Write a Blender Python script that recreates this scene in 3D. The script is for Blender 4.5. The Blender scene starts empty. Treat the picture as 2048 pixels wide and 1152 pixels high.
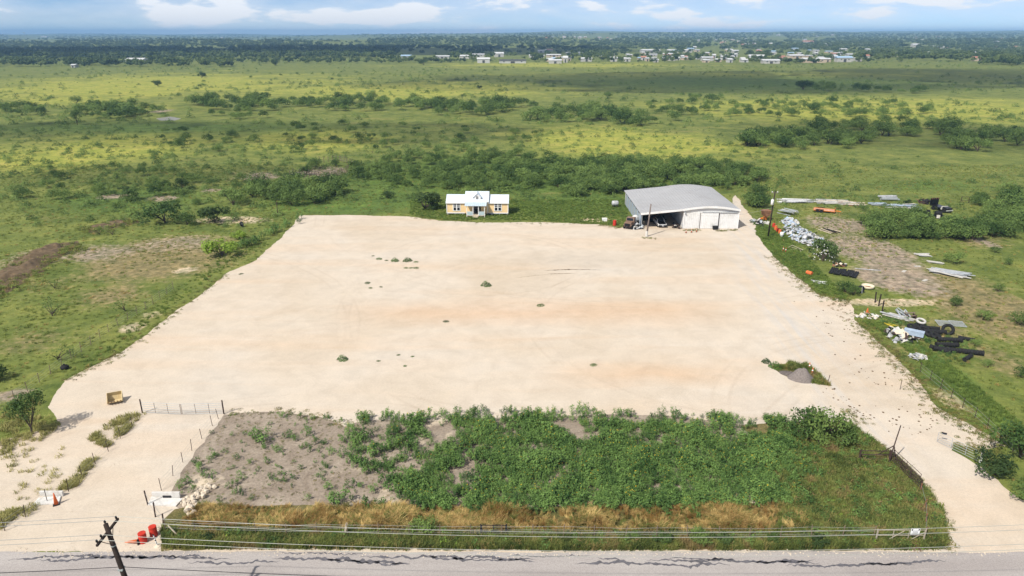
import bpy, bmesh, math, random
import numpy as np
from mathutils import Vector, Matrix, noise

RND = random.Random(11)
NP = np.random.default_rng(5)
SC = bpy.context.scene
COL = SC.collection
rad = math.radians

# ------------------------------------------------------------------ camera
F, H, PITCH = 1400.0, 38.0, rad(20.0)      # focal length in photo pixels, drone height, downward tilt
cam_d = bpy.data.cameras.new("camera")
cam_d.sensor_width = 36.0
cam_d.lens = F / 2048.0 * 36.0
cam_d.clip_start, cam_d.clip_end = 0.5, 40000.0
cam = bpy.data.objects.new("camera", cam_d)
cam.location = (0, 0, H)
cam.rotation_euler = (rad(90) - PITCH, 0, 0)
COL.objects.link(cam)
SC.camera = cam

# ------------------------------------------------------------------ sky and sun
SUN_EL = rad(48)
TO_SUN = Vector((-0.68, -0.73, 0)).normalized() * math.cos(SUN_EL) + Vector((0, 0, math.sin(SUN_EL)))
world = bpy.data.worlds.new("World")
SC.world = world
world.use_nodes = True
wn, wl = world.node_tree.nodes, world.node_tree.links
wn.clear()
w_out = wn.new("ShaderNodeOutputWorld")
w_bg = wn.new("ShaderNodeBackground")
w_bg.inputs["Strength"].default_value = 0.09
sky = wn.new("ShaderNodeTexSky")
sky.sky_type = 'NISHITA'
sky.sun_disc = False
sky.sun_elevation = SUN_EL
sky.sun_rotation = math.atan2(TO_SUN.x, TO_SUN.y)
sky.altitude = 200
sky.air_density, sky.dust_density, sky.ozone_density = 0.4, 0.0, 3.0
w_tc = wn.new("ShaderNodeTexCoord")
w_map = wn.new("ShaderNodeMapping")
w_map.inputs["Scale"].default_value = (6.0, 6.0, 24.0)
w_map.inputs["Location"].default_value = (0.3, 5.2, 1.1)
w_n = wn.new("ShaderNodeTexNoise")
w_n.inputs["Scale"].default_value = 1.0
w_n.inputs["Detail"].default_value = 7.0
w_n.inputs["Roughness"].default_value = 0.52
w_r = wn.new("ShaderNodeValToRGB")
w_r.color_ramp.elements[0].position = 0.505
w_r.color_ramp.elements[1].position = 0.565
w_r.color_ramp.elements[1].color = (0.95, 0.95, 0.95, 1)
w_r2 = wn.new("ShaderNodeValToRGB")
w_r2.color_ramp.elements[0].position = 0.36
w_r2.color_ramp.elements[1].position = 0.70
w_r2.color_ramp.elements[1].color = (0.75, 0.75, 0.75, 1)
w_max = wn.new("ShaderNodeMath"); w_max.operation = 'MAXIMUM'
w_mix = wn.new("ShaderNodeMix"); w_mix.data_type = 'RGBA'
w_mix.inputs[7].default_value = (9.6, 9.9, 10.4, 1)
w_hsv = wn.new("ShaderNodeHueSaturation")
w_hsv.inputs["Saturation"].default_value = 1.0
w_hsv.inputs["Value"].default_value = 1.12
wl.new(w_tc.outputs["Generated"], w_map.inputs["Vector"])
wl.new(w_map.outputs[0], w_n.inputs["Vector"])
wl.new(w_n.outputs["Fac"], w_r.inputs["Fac"])
wl.new(sky.outputs[0], w_hsv.inputs["Color"])
wl.new(w_hsv.outputs[0], w_mix.inputs[6])
wl.new(w_n.outputs["Fac"], w_r2.inputs["Fac"])
wl.new(w_r.outputs["Color"], w_max.inputs[0])
wl.new(w_r2.outputs["Color"], w_max.inputs[1])
wl.new(w_max.outputs[0], w_mix.inputs[0])
wl.new(w_mix.outputs[2], w_bg.inputs["Color"])
wl.new(w_bg.outputs[0], w_out.inputs["Surface"])

sun_d = bpy.data.lights.new("sun", 'SUN')
sun_d.energy = 4.9
sun_d.color = (1.0, 0.945, 0.845)
sun_d.angle = rad(0.55)
sun = bpy.data.objects.new("sun", sun_d)
sun.rotation_euler = (-TO_SUN).to_track_quat('-Z', 'Y').to_euler()
COL.objects.link(sun)

SC.view_settings.view_transform = 'Standard'
SC.view_settings.look = 'None'
SC.view_settings.exposure = 0.17
SC.view_settings.gamma = 1.0
SC.view_settings.use_curve_mapping = False
SC.render.engine = 'CYCLES'
SC.cycles.use_denoising = True
SC.cycles.max_bounces = 5
SC.cycles.diffuse_bounces = 2
SC.cycles.transmission_bounces = 2
SC.cycles.transparent_max_bounces = 6
SC.cycles.volume_bounces = 0
SC.cycles.caustics_reflective = False
SC.cycles.caustics_refractive = False

# ------------------------------------------------------------------ reading the photograph: pixel -> place on the ground
CP, SP = math.cos(PITCH), math.sin(PITCH)
def ray(px, py):
    u = 576.0 - py
    return Vector((px - 1024.0, F * CP + u * SP, -F * SP + u * CP))
def hills(x, y):
    """Height of the terrain: flat round the yard, gentle hills beyond the field."""
    if y < 1300: return 0.0
    t = min(1.0, (y - 1300) / 6200.0); t = t * t * (3 - 2 * t)
    side = 1 / (1 + math.exp(-(x / max(y, 1) - 0.02) * 6.0))
    top = 10 + 42 * side + 9 * math.sin(x * 0.0011 + 1.0) + 5 * math.sin(x * 0.0031 + y * 0.0007)
    return t * top + min(1, (y - 1300) / 1500) * (3.0 * math.sin(x * 0.004 + y * 0.0023) + 6.0 * math.sin(y * 0.0026 + x * 0.0006) + 4.0 * math.sin(y * 0.0043 - x * 0.0012))
def G(px, py, z=0.0):
    d = ray(px, py); t = (z - H) / d.z
    return Vector((d.x * t, d.y * t, z))
def Gt(px, py):
    d = ray(px, py)
    if d.z < 0:
        t = -H / d.z
        p = Vector((d.x * t, d.y * t, 0))
        if p.y < 1300: return p
    s = 1300.0
    while s < 12000:
        t = s / d.y; z = H + d.z * t; x = d.x * t
        if z <= hills(x, s): return Vector((x, s, hills(x, s)))
        s += 25
    t = 9000 / d.y
    return Vector((d.x * t, 9000, hills(d.x * t, 9000)))
def PXM(p):
    """photo pixels per metre at a place"""
    return F / (p[1] * CP + (H - p[2]) * SP)
def to_px(x, y):
    depth = y * CP + H * SP
    return 1024 + F * x / depth, 576 - F * (y * SP - H * CP) / depth

# ------------------------------------------------------------------ mesh helpers
class MB:
    def __init__(self): self.v, self.f = [], []
    def add(self, v, f):
        n = len(self.v); self.v += [tuple(q) for q in v]; self.f += [tuple(i + n for i in q) for q in f]; return self
    def box(self, c, s, rz=0.0, rx=0.0, ry=0.0):
        m = Matrix.Rotation(rz, 3, 'Z') @ Matrix.Rotation(ry, 3, 'Y') @ Matrix.Rotation(rx, 3, 'X')
        vs = [Vector(c) + m @ Vector((a * s[0] / 2, b * s[1] / 2, d * s[2] / 2)) for a in (-1, 1) for b in (-1, 1) for d in (-1, 1)]
        return self.add(vs, [(0, 1, 3, 2), (4, 6, 7, 5), (0, 4, 5, 1), (2, 3, 7, 6), (0, 2, 6, 4), (1, 5, 7, 3)])
    def tube(self, pts, r, n=6, cap=True):
        pts = [Vector(p) for p in pts]; rs = r if isinstance(r, (list, tuple)) else [r] * len(pts)
        rings, base = [], len(self.v)
        for i, p in enumerate(pts):
            t = (pts[min(i + 1, len(pts) - 1)] - pts[max(i - 1, 0)])
            t = t.normalized() if t.length > 1e-9 else Vector((0, 0, 1))
            a = t.orthogonal().normalized() if abs(t.z) > 0.95 else t.cross(Vector((0, 0, 1))).normalized()
            b = t.cross(a)
            for k in range(n):
                w = 2 * math.pi * k / n
                self.v.append(tuple(p + (a * math.cos(w) + b * math.sin(w)) * rs[i]))
        for i in range(len(pts) - 1):
            for k in range(n):
                k2 = (k + 1) % n
                self.f.append((base + i * n + k, base + i * n + k2, base + (i + 1) * n + k2, base + (i + 1) * n + k))
        if cap:
            self.f.append(tuple(base + k for k in range(n))[::-1])
            self.f.append(tuple(base + (len(pts) - 1) * n + k for k in range(n)))
        return self
    def lathe(self, prof, n=16, c=(0, 0, 0), axis='Z'):
        base = len(self.v)
        for r, z in prof:
            for k in range(n):
                w = 2 * math.pi * k / n
                x, y, q = r * math.cos(w), r * math.sin(w), z
                if axis == 'Y': x, y, q = x, q, y
                if axis == 'X': x, y, q = q, x, y
                self.v.append((c[0] + x, c[1] + y, c[2] + q))
        for i in range(len(prof) - 1):
            for k in range(n):
                k2 = (k + 1) % n
                self.f.append((base + i * n + k, base + i * n + k2, base + (i + 1) * n + k2, base + (i + 1) * n + k))
        self.f.append(tuple(base + k for k in range(n))[::-1]); self.f.append(tuple(base + (len(prof) - 1) * n + k for k in range(n)))
        return self
    def prism(self, poly, a, b, axis='Y'):
        """profile polygon extruded from a to b along an axis"""
        def P(u, w, t):
            return {'Y': (u, t, w), 'X': (t, u, w), 'Z': (u, w, t)}[axis]
        n = len(poly)
        vs = [P(u, w, a) for u, w in poly] + [P(u, w, b) for u, w in poly]
        fs = [tuple(range(n))[::-1], tuple(range(n, 2 * n))] + [(i, (i + 1) % n, n + (i + 1) % n, n + i) for i in range(n)]
        return self.add(vs, fs)
    def torus(self, c, R, r, n=18, m=8, rot=None):
        base = len(self.v); rot = rot or Matrix.Identity(3)
        for i in range(n):
            for j in range(m):
                u, w = 2 * math.pi * i / n, 2 * math.pi * j / m
                q = Vector(((R + r * math.cos(w)) * math.cos(u), (R + r * math.cos(w)) * math.sin(u), r * 1.15 * math.sin(w)))
                self.v.append(tuple(Vector(c) + rot @ q))
        for i in range(n):
            for j in range(m):
                i2, j2 = (i + 1) % n, (j + 1) % m
                self.f.append((base + i * m + j, base + i2 * m + j, base + i2 * m + j2, base + i * m + j2))
        return self
    def mesh(self, name):
        me = bpy.data.meshes.new(name); me.from_pydata(self.v, [], self.f); me.update(); return me

def ob(name, mb, m, parent=None, smooth=False, loc=None):
    me = mb.mesh(name) if isinstance(mb, MB) else mb
    if m is not None and not me.materials: me.materials.append(m)
    if smooth: me.shade_smooth()
    o = bpy.data.objects.new(name, me); COL.objects.link(o)
    if parent is not None: o.parent = parent
    if loc is not None: o.location = loc
    return o
def tag(o, label, cat, group=None):
    o["label"] = label; o["category"] = cat
    if group: o["group"] = group
    return o
def thing(name, label, cat, loc=(0, 0, 0), rz=0.0, group=None):
    o = bpy.data.objects.new(name, None); o.empty_display_size = 0.3; COL.objects.link(o)
    o.location = loc; o.rotation_euler = (0, 0, rz)
    return tag(o, label, cat, group)
def kind(o, k):
    o["kind"] = k; return o
def copy_tree(o, parent=None):
    c = o.copy(); COL.objects.link(c); c.parent = parent
    for ch in o.children: copy_tree(ch, c)
    return c

# ------------------------------------------------------------------ materials
class NT:
    def __init__(self, name):
        self.m = bpy.data.materials.new(name); self.m.use_nodes = True
        self.t = self.m.node_tree; self.n = self.t.nodes; self.l = self.t.links
        self.bsdf = self.n["Principled BSDF"]; self.out = self.n["Material Output"]
        self.bsdf.inputs["Specular IOR Level"].default_value = 0.25
    def new(self, t, **kw):
        n = self.n.new(t)
        for k, v in kw.items(): setattr(n, k, v)
        return n
    def set(self, sock, v):
        if hasattr(v, "is_output") or isinstance(v, bpy.types.NodeSocket): self.l.new(v, sock)
        else: sock.default_value = v
    def coord(self, kind="Object"): return self.new("ShaderNodeTexCoord").outputs[kind]
    def mapping(self, vec, scale=(1, 1, 1), rz=0.0, loc=(0, 0, 0)):
        n = self.new("ShaderNodeMapping"); self.l.new(vec, n.inputs[0])
        n.inputs["Scale"].default_value = scale; n.inputs["Rotation"].default_value = (0, 0, rz); n.inputs["Location"].default_value = loc
        return n.outputs[0]
    def noise(self, vec, scale, detail=4, rough=0.55, dist=0.0):
        n = self.new("ShaderNodeTexNoise"); self.l.new(vec, n.inputs["Vector"])
        n.inputs["Scale"].default_value = scale; n.inputs["Detail"].default_value = detail
        n.inputs["Roughness"].default_value = rough; n.inputs["Distortion"].default_value = dist
        return n.outputs["Fac"]
    def ramp(self, fac, stops, interp='LINEAR'):
        n = self.new("ShaderNodeValToRGB"); self.l.new(fac, n.inputs[0]); cr = n.color_ramp; cr.interpolation = interp
        while len(cr.elements) < len(stops): cr.elements.new(0.5)
        for e, (p, c) in zip(cr.elements, stops):
            e.position = p; e.color = (c if len(c) == 4 else (*c, 1)) if hasattr(c, "__len__") else (c, c, c, 1)
        return n.outputs["Color"]
    def mix(self, fac, a, b, blend='MIX'):
        n = self.new("ShaderNodeMix", data_type='RGBA', blend_type=blend)
        self.set(n.inputs[0], fac)
        for s, v in ((n.inputs[6], a), (n.inputs[7], b)):
            if isinstance(v, bpy.types.NodeSocket): self.l.new(v, s)
            else: s.default_value = (*v[:3], 1)
        return n.outputs[2]
    def math(self, op, a, b=0.0, clamp=False):
        n = self.new("ShaderNodeMath", operation=op, use_clamp=clamp)
        self.set(n.inputs[0], a); self.set(n.inputs[1], b); return n.outputs[0]
    def attr(self, name):
        n = self.new("ShaderNodeAttribute", attribute_name=name); return n.outputs["Fac"]
    def bump(self, h, strength, dist):
        n = self.new("ShaderNodeBump"); self.l.new(h, n.inputs["Height"])
        n.inputs["Strength"].default_value = strength; n.inputs["Distance"].default_value = dist
        self.l.new(n.outputs[0], self.bsdf.inputs["Normal"])
    def color(self, c, rough=0.9):
        self.set(self.bsdf.inputs["Base Color"], c if isinstance(c, bpy.types.NodeSocket) else (*c, 1))
        self.bsdf.inputs["Roughness"].default_value = rough
        return self.m

def simple(name, col, rough=0.7, var=0.18, scale=2.0, metal=0.0, dirt=None):
    """plain paint, metal or wood with uneven tone and a little dirt"""
    t = NT(name); v = t.coord()
    n = t.noise(v, scale, 5, 0.62)
    a = tuple(c * (1 - var) for c in col); b = tuple(min(1, c * (1 + var)) for c in col)
    c = t.ramp(n, [(0.3, a), (0.7, b)])
    if dirt:
        d = t.ramp(t.noise(v, scale * 0.45, 6, 0.7, 0.6), [(0.52, 0.0), (0.7, 1.0)])
        c = t.mix(t.math('MULTIPLY', d, 0.65), c, dirt)
    t.bsdf.inputs["Metallic"].default_value = metal
    return t.color(c, rough)
def leaf(name, dark, light, clump=1.5, trans=0.25, extra=None, patch=None):
    """foliage: tone differs from plant to plant and from clump to clump"""
    t = NT(name); v = t.coord()
    oi = t.new("ShaderNodeObjectInfo").outputs["Random"]
    n = t.noise(v, clump, 3, 0.6)
    f = t.math('ADD', t.math('MULTIPLY', n, 0.75), t.math('MULTIPLY', oi, 0.5))
    if patch:    # stands of taller, paler or drier growth, a few metres across
        pn = t.noise(t.new("ShaderNodeNewGeometry").outputs["Position"], patch[0], 4, 0.6, 0.4)
        f = t.math('ADD', f, t.math('MULTIPLY', t.math('SUBTRACT', pn, 0.5), patch[1]))
    stops = [(0.30, dark), (0.80, light)]
    c = t.ramp(f, stops)
    if extra: c = t.mix(t.ramp(oi, [(extra[1], 0.0), (min(0.999, extra[1] + 0.03), 1.0)]), c, extra[0])
    if patch and len(patch) > 2: c = t.mix(t.ramp(pn, [(patch[3], 0.0), (patch[3] + .10, 1.0)]), c, patch[2])
    t.color(c, 0.75)
    tr = t.new("ShaderNodeBsdfTranslucent"); t.l.new(c, tr.inputs["Color"])
    ms = t.new("ShaderNodeMixShader"); ms.inputs[0].default_value = trans
    t.l.new(t.bsdf.outputs[0], ms.inputs[1]); t.l.new(tr.outputs[0], ms.inputs[2]); t.l.new(ms.outputs[0], t.out.inputs[0])
    return t.m

M = {}
M['white_metal'] = simple("white_metal", (0.74, 0.74, 0.74), 0.5, 0.06, 1.2, 0.0, (0.56, 0.54, 0.50))
M['house_roof'] = simple("house_roof_metal", (0.58, 0.64, 0.71), 0.4, 0.05, 0.8)
M['shed_roof'] = simple("shed_roof_metal", (0.375, 0.375, 0.385), 0.5, 0.06, 0.25, 0.0, (0.31, 0.30, 0.30))
M['porch_roof'] = simple("porch_roof_metal", (0.47, 0.56, 0.63), 0.45, 0.06, 1.0)
M['cream'] = simple("cream_siding", (0.80, 0.60, 0.34), 0.7, 0.05, 1.0)
M['trim'] = simple("white_trim", (0.80, 0.80, 0.80), 0.6, 0.04, 2.0)
M['porch_rail'] = simple("porch_rail_paint", (0.50, 0.60, 0.64), 0.6, 0.06, 2.0)
M['glass'] = simple("dark_glass", (0.015, 0.018, 0.024), 0.08, 0.1, 1.0)
M['wood'] = simple("weathered_wood", (0.20, 0.15, 0.11), 0.9, 0.3, 3.0)
M['pale_wood'] = simple("pale_wood", (0.55, 0.47, 0.36), 0.9, 0.2, 3.0)
M['old_wood'] = simple("grey_old_wood", (0.34, 0.30, 0.24), 0.9, 0.25, 3.0)
M['pole_wood'] = simple("creosote_wood", (0.035, 0.024, 0.02), 0.85, 0.35, 3.0)
M['grey_pole'] = simple("grey_pole_wood", (0.19, 0.155, 0.14), 0.9, 0.3, 2.0)
M['steel'] = simple("galvanised_steel", (0.42, 0.45, 0.48), 0.45, 0.12, 4.0, 0.2)
M['rust'] = simple("rusty_pipe", (0.060, 0.038, 0.032), 0.8, 0.35, 5.0)
M['rust_mid'] = simple("brown_rust", (0.22, 0.11, 0.06), 0.85, 0.35, 3.0)
M['black'] = simple("black_rubber", (0.016, 0.016, 0.017), 0.75, 0.35, 3.0)
M['blackpaint'] = simple("black_paint", (0.012, 0.012, 0.014), 0.3, 0.2, 3.0)
M['red'] = simple("red_barrel_plastic", (0.50, 0.035, 0.018), 0.6, 0.2, 3.0, 0.0, (0.36, 0.17, 0.11))
M['orange'] = simple("orange_plastic", (0.66, 0.15, 0.045), 0.6, 0.15, 3.0, 0.0, (0.45, 0.24, 0.14))
M['orange_paint'] = simple("orange_trailer_paint", (0.66, 0.19, 0.03), 0.6, 0.25, 2.0, 0.0, (0.25, 0.10, 0.05))
M['concrete'] = simple("pale_concrete", (0.60, 0.585, 0.56), 0.9, 0.12, 2.5, 0.0, (0.36, 0.31, 0.25))
M['rock'] = simple("limestone_rubble", (0.58, 0.50, 0.40), 0.95, 0.22, 2.0)
M['tan_paint'] = simple("tan_bucket_paint", (0.55, 0.44, 0.25), 0.6, 0.15, 2.5, 0.0, (0.25, 0.17, 0.09))
M['scrap'] = simple("scrap_sheet_metal", (0.44, 0.45, 0.47), 0.5, 0.35, 2.0, 0.1, (0.16, 0.13, 0.11))
M['scrap_white'] = simple("white_scrap", (0.50, 0.485, 0.455), 0.7, 0.22, 2.0, 0.0, (0.25, 0.19, 0.14))
M['bluegrey'] = simple("blue_grey_sheet", (0.36, 0.44, 0.55), 0.45, 0.2, 1.5)
M['tarp'] = simple("cream_tarp", (0.62, 0.54, 0.42), 0.7, 0.2, 1.5, 0.0, (0.2, 0.16, 0.12))
M['yellow'] = simple("yellow_paint", (0.70, 0.52, 0.05), 0.6, 0.15, 2.0)
M['blue'] = simple("blue_plastic", (0.05, 0.13, 0.28), 0.5, 0.2, 2.0)
M['brown'] = simple("brown_hood_paint", (0.20, 0.125, 0.085), 0.5, 0.2, 1.5)
M['chrome'] = simple("wheel_metal", (0.62, 0.62, 0.60), 0.4, 0.1, 4.0, 0.3)
M['wire'] = simple("line_wire", (0.30, 0.30, 0.30), 0.5, 0.1, 1.0)
M['wire_pale'] = simple("bare_power_line", (0.44, 0.44, 0.40), 0.4, 0.05, 1.0, 0.3)
M['bark'] = simple("mesquite_bark", (0.075, 0.058, 0.045), 0.95, 0.3, 6.0)
M['signwhite'] = simple("sign_white", (0.82, 0.83, 0.85), 0.5, 0.03, 3.0)
M['ink'] = simple("sign_black", (0.02, 0.02, 0.025), 0.6, 0.1, 3.0)

M['mesquite'] = leaf("mesquite_leaves", (0.036, 0.080, 0.018), (0.175, 0.255, 0.064), 1.3, 0.22)
M['evergreen'] = leaf("dark_evergreen_leaves", (0.026, 0.052, 0.014), (0.078, 0.125, 0.034), 1.3, 0.2)
M['lime'] = leaf("lime_green_leaves", (0.13, 0.24, 0.03), (0.28, 0.40, 0.06), 1.0, 0.35)
M['sunflower'] = leaf("sunflower_leaves", (0.030, 0.076, 0.016), (0.145, 0.245, 0.060), 2.0, 0.12, None, (0.30, 0.9))
M['petal'] = leaf("sunflower_petals", (0.70, 0.42, 0.02), (0.85, 0.60, 0.04), 2.0, 0.2)
M['blossom'] = leaf("white_blossom", (0.7, 0.7, 0.68), (0.85, 0.85, 0.82), 2.0, 0.2)
M['dry_grass'] = leaf("dry_golden_grass", (0.24, 0.13, 0.035), (0.74, 0.56, 0.23), 0.35, 0.3, ((0.13, 0.17, 0.035), 0.74), (0.4, 1.2))
M['verge_grass'] = leaf("green_verge_grass", (0.062, 0.096, 0.022), (0.250, 0.285, 0.072), 0.8, 0.3, ((0.34, 0.27, 0.10), 0.88), (0.33, 1.3, (0.28, 0.21, 0.09), 0.56))
M['lawn'] = leaf("lawn_grass", (0.080, 0.135, 0.026), (0.210, 0.290, 0.060), 0.8, 0.3, None, (0.2, .8))
M['pasture_grass'] = leaf("pasture_tufts", (0.11, 0.155, 0.034), (0.29, 0.33, 0.078), 0.8, 0.3, ((0.36, 0.27, 0.09), 0.90))
M['weed_dark'] = leaf("dark_yard_weed", (0.022, 0.060, 0.010), (0.070, 0.150, 0.025), 2.0, 0.1)
M['straw'] = leaf("straw_yellow_tufts", (0.17, 0.18, 0.05), (0.44, 0.40, 0.15), 0.8, 0.3)
M['dead'] = leaf("dead_brown_weed", (0.13, 0.08, 0.035), (0.30, 0.21, 0.10), 1.0, 0.2)
M['edge_weed'] = leaf("low_edge_weeds", (0.075, 0.075, 0.022), (0.21, 0.20, 0.05), 1.0, 0.2)
M['far_tree'] = leaf("far_woodland_leaves", (0.038, 0.070, 0.020), (0.130, 0.175, 0.055), 0.3, 0.15)

# ground: pasture, with true differences of growth read from vertex masks
t = NT("pasture_ground"); v = t.coord()
n1, n2, n3, n4 = t.noise(v, 0.022, 6, 0.6, 0.4), t.noise(v, 0.11, 6, 0.62), t.noise(v, 0.9, 4, 0.65), t.noise(v, 3.5, 3, 0.7)
green = t.ramp(n2, [(0.30, (0.085, 0.125, 0.024)), (0.55, (0.165, 0.195, 0.046)), (0.75, (0.250, 0.250, 0.068))])
yellow = t.ramp(n2, [(0.28, (0.185, 0.235, 0.036)), (0.52, (0.318, 0.330, 0.062)), (0.78, (0.420, 0.355, 0.100))])
lush = t.ramp(n2, [(0.30, (0.060, 0.105, 0.022)), (0.70, (0.130, 0.200, 0.038))])
bare = t.ramp(n3, [(0.30, (0.20, 0.155, 0.12)), (0.70, (0.40, 0.33, 0.26))])
sand = t.ramp(n3, [(0.30, (0.46, 0.36, 0.25)), (0.70, (0.64, 0.53, 0.40))])
def masked(a, amp):   # a smooth mask with an uneven edge
    x = t.math('ADD', t.attr(a), t.math('MULTIPLY', t.math('SUBTRACT', t.mix(0.5, n2, n3), 0.5), amp))
    return t.ramp(x, [(0.38, 0.0), (0.62, 1.0)])
yw = t.math('ADD', t.attr("m_yellow"), t.math('MULTIPLY', t.math('SUBTRACT', n1, 0.5), 1.6))
c = t.mix(t.ramp(yw, [(0.25, 0.0), (0.75, 1.0)]), green, yellow)
c = t.mix(masked("m_lush", 1.1), c, lush)
c = t.mix(t.ramp(t.noise(t.mapping(v, (0.035, 0.09, 1)), 1.0, 6, 0.65, 0.5), [(0.60, 0.0), (0.75, 0.6)]), c, (0.30, 0.235, 0.095))
c = t.mix(masked("m_dry", 1.4), c, t.ramp(n3, [(0.3, (0.165, 0.140, 0.065)), (0.7, (0.300, 0.245, 0.125))]))
c = t.mix(masked("m_bare", 1.5), c, bare)
c = t.mix(masked("m_sand", 1.1), c, sand)
n5 = t.noise(v, 0.30, 6, 0.72)
c = t.mix(1.0, c, t.ramp(n5, [(0.34, (0.60, 0.68, 0.60)), (0.50, (0.98, 0.98, 0.96)), (0.68, (1.22, 1.14, 1.08))]), 'MULTIPLY')
grain = t.ramp(t.mix(0.5, n3, n4), [(0.32, (0.58, 0.60, 0.55)), (0.62, (1.14, 1.12, 1.08))])
c = t.mix(1.0, c, grain, 'MULTIPLY')
t.bump(t.mix(0.6, n3, n4), 0.6, 0.25)
M['ground'] = t.color(c, 0.95)

# caliche gravel: cream with pink and orange streaks, grading marks, stones
t = NT("caliche_gravel"); v = t.coord()
st = t.noise(t.mapping(v, (0.018, 0.16, 1), rad(2)), 1.0, 5, 0.55, 0.6)
st2 = t.noise(t.mapping(v, (0.06, 0.5, 1), rad(-3)), 1.0, 6, 0.65, 0.3)
big = t.noise(v, 0.05, 4, 0.5, 0.5)
c = t.ramp(big, [(0.30, (0.540, 0.452, 0.352)), (0.55, (0.590, 0.512, 0.422)), (0.75, (0.550, 0.495, 0.428))])
c = t.mix(t.math('MULTIPLY', t.ramp(st, [(0.50, 0.0), (0.72, 1.0)]), 0.45), c, (0.600, 0.440, 0.300))
c = t.mix(t.math('MULTIPLY', t.ramp(st2, [(0.55, 0.0), (0.75, 1.0)]), 0.35), c, (0.650, 0.595, 0.530))
# two long rust-tinted bands where the base was cut
sx = t.new("ShaderNodeSeparateXYZ"); t.l.new(v, sx.inputs[0])
wob = t.math('MULTIPLY', t.math('SUBTRACT', t.noise(v, 0.10, 5, 0.6), 0.5), 5.0)
def band(y0, hw, x0, x1, amt, col):
    global c
    yy = t.math('ABSOLUTE', t.math('SUBTRACT', t.math('ADD', sx.outputs[1], wob), y0))
    b = t.math('SUBTRACT', 1.0, t.math('DIVIDE', yy, hw), clamp=True)
    l = t.math('MULTIPLY', t.math('DIVIDE', t.math('SUBTRACT', sx.outputs[0], x0), 12.0, clamp=True),
               t.math('DIVIDE', t.math('SUBTRACT', x1, sx.outputs[0]), 12.0, clamp=True), clamp=True)
    c = t.mix(t.math('MULTIPLY', t.math('MULTIPLY', b, l), amt), c, col)
ya = G(1024, 625).y; yb = G(1024, 752).y
band(ya, 6.5, G(660, 620).x, G(1480, 620).x, 0.62, (0.580, 0.395, 0.255))
band(yb, 3.5, G(1050, 752).x, G(1560, 752).x, 0.65, (0.585, 0.410, 0.270))
band(G(1024, 520).y, 5.0, G(980, 520).x, G(1340, 520).x, 0.50, (0.460, 0.395, 0.320))
# wheel tracks, only along the right-hand drive
dl = t.math('ABSOLUTE', t.math('SUBTRACT', sx.outputs[0], t.math('ADD', 32.5, t.math('MULTIPLY', t.math('SUBTRACT', sx.outputs[1], 46.0), 0.15))))
on = t.math('SUBTRACT', 1.0, t.math('DIVIDE', dl, 7.0), clamp=True)
tr = t.noise(t.mapping(v, (0.8, 0.045, 1), rad(8.5)), 1.0, 4, 0.6, 0.4)
c = t.mix(t.math('MULTIPLY', t.math('MULTIPLY', t.ramp(tr, [(0.45, 0.0), (0.65, 1.0)]), on), 0.85), c, (0.520, 0.490, 0.460))
def arc(x0, y0, r, amt):   # faint tyre marks of a turning truck
    global c
    dx = t.math('SUBTRACT', sx.outputs[0], x0); dy = t.math('SUBTRACT', sx.outputs[1], y0)
    d = t.math('SQRT', t.math('ADD', t.math('MULTIPLY', dx, dx), t.math('MULTIPLY', dy, dy)))
    d = t.math('ADD', d, t.math('MULTIPLY', t.math('SUBTRACT', t.noise(v, 0.10, 2, 0.5), 0.5), 0.8))
    for q in (0.0, 1.8):
        m_ = t.math('SUBTRACT', 1.0, t.math('DIVIDE', t.math('ABSOLUTE', t.math('SUBTRACT', d, r + q)), 0.32), clamp=True)
        m_ = t.math('MULTIPLY', m_, t.ramp(t.noise(v, 0.06, 3, 0.5), [(0.45, 0.0), (0.58, 1.0)]))
        c = t.mix(t.math('MULTIPLY', m_, amt * .85), c, (0.43, 0.345, 0.265))
for q in ((30, 90, 26, .45), (-5, 118, 17, .40), (18, 100, 42, .35), (45, 62, 22, .40), (-70, 80, 48, .35), (20, 160, 62, .30), (-20, 30, 38, .30), (60, 40, 40, .35)): arc(*q)
mot = t.noise(v, 0.35, 6, 0.7, 0.4)
c = t.mix(1.0, c, t.ramp(mot, [(0.30, (0.86, 0.85, 0.84)), (0.55, (0.97, 0.97, 0.97)), (0.75, (1.04, 1.03, 1.02))]), 'MULTIPLY')
fine = t.noise(v, 5.0, 4, 0.75)
c = t.mix(1.0, c, t.ramp(fine, [(0.30, 0.87), (0.55, 1.0), (0.75, 1.06)]), 'MULTIPLY')
pits = t.ramp(t.noise(v, 1.7, 6, 0.75), [(0.66, 0.0), (0.73, 1.0)])
c = t.mix(t.math('MULTIPLY', pits, 0.35), c, (0.36, 0.29, 0.21))
t.bump(t.mix(0.5, fine, st2), 0.35, 0.06)
M['gravel'] = t.color(c, 0.95)

t = NT("grey_soil"); v = t.coord()
a = t.noise(v, 0.35, 6, 0.65, 0.8); f = t.noise(v, 4.0, 4, 0.7)
c = t.ramp(a, [(0.30, (0.215, 0.170, 0.130)), (0.55, (0.305, 0.250, 0.198)), (0.75, (0.410, 0.345, 0.275))])
c = t.mix(1.0, c, t.ramp(f, [(0.3, 0.72), (0.65, 1.12)]), 'MULTIPLY')
c = t.mix(t.ramp(t.noise(v, 0.16, 5, 0.6, 0.5), [(0.60, 0.0), (0.70, 1.0)]), c, (0.60, 0.50, 0.38))
t.bump(t.mix(0.5, a, f), 0.8, 0.18)
M['soil'] = t.color(c, 0.97)

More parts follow.
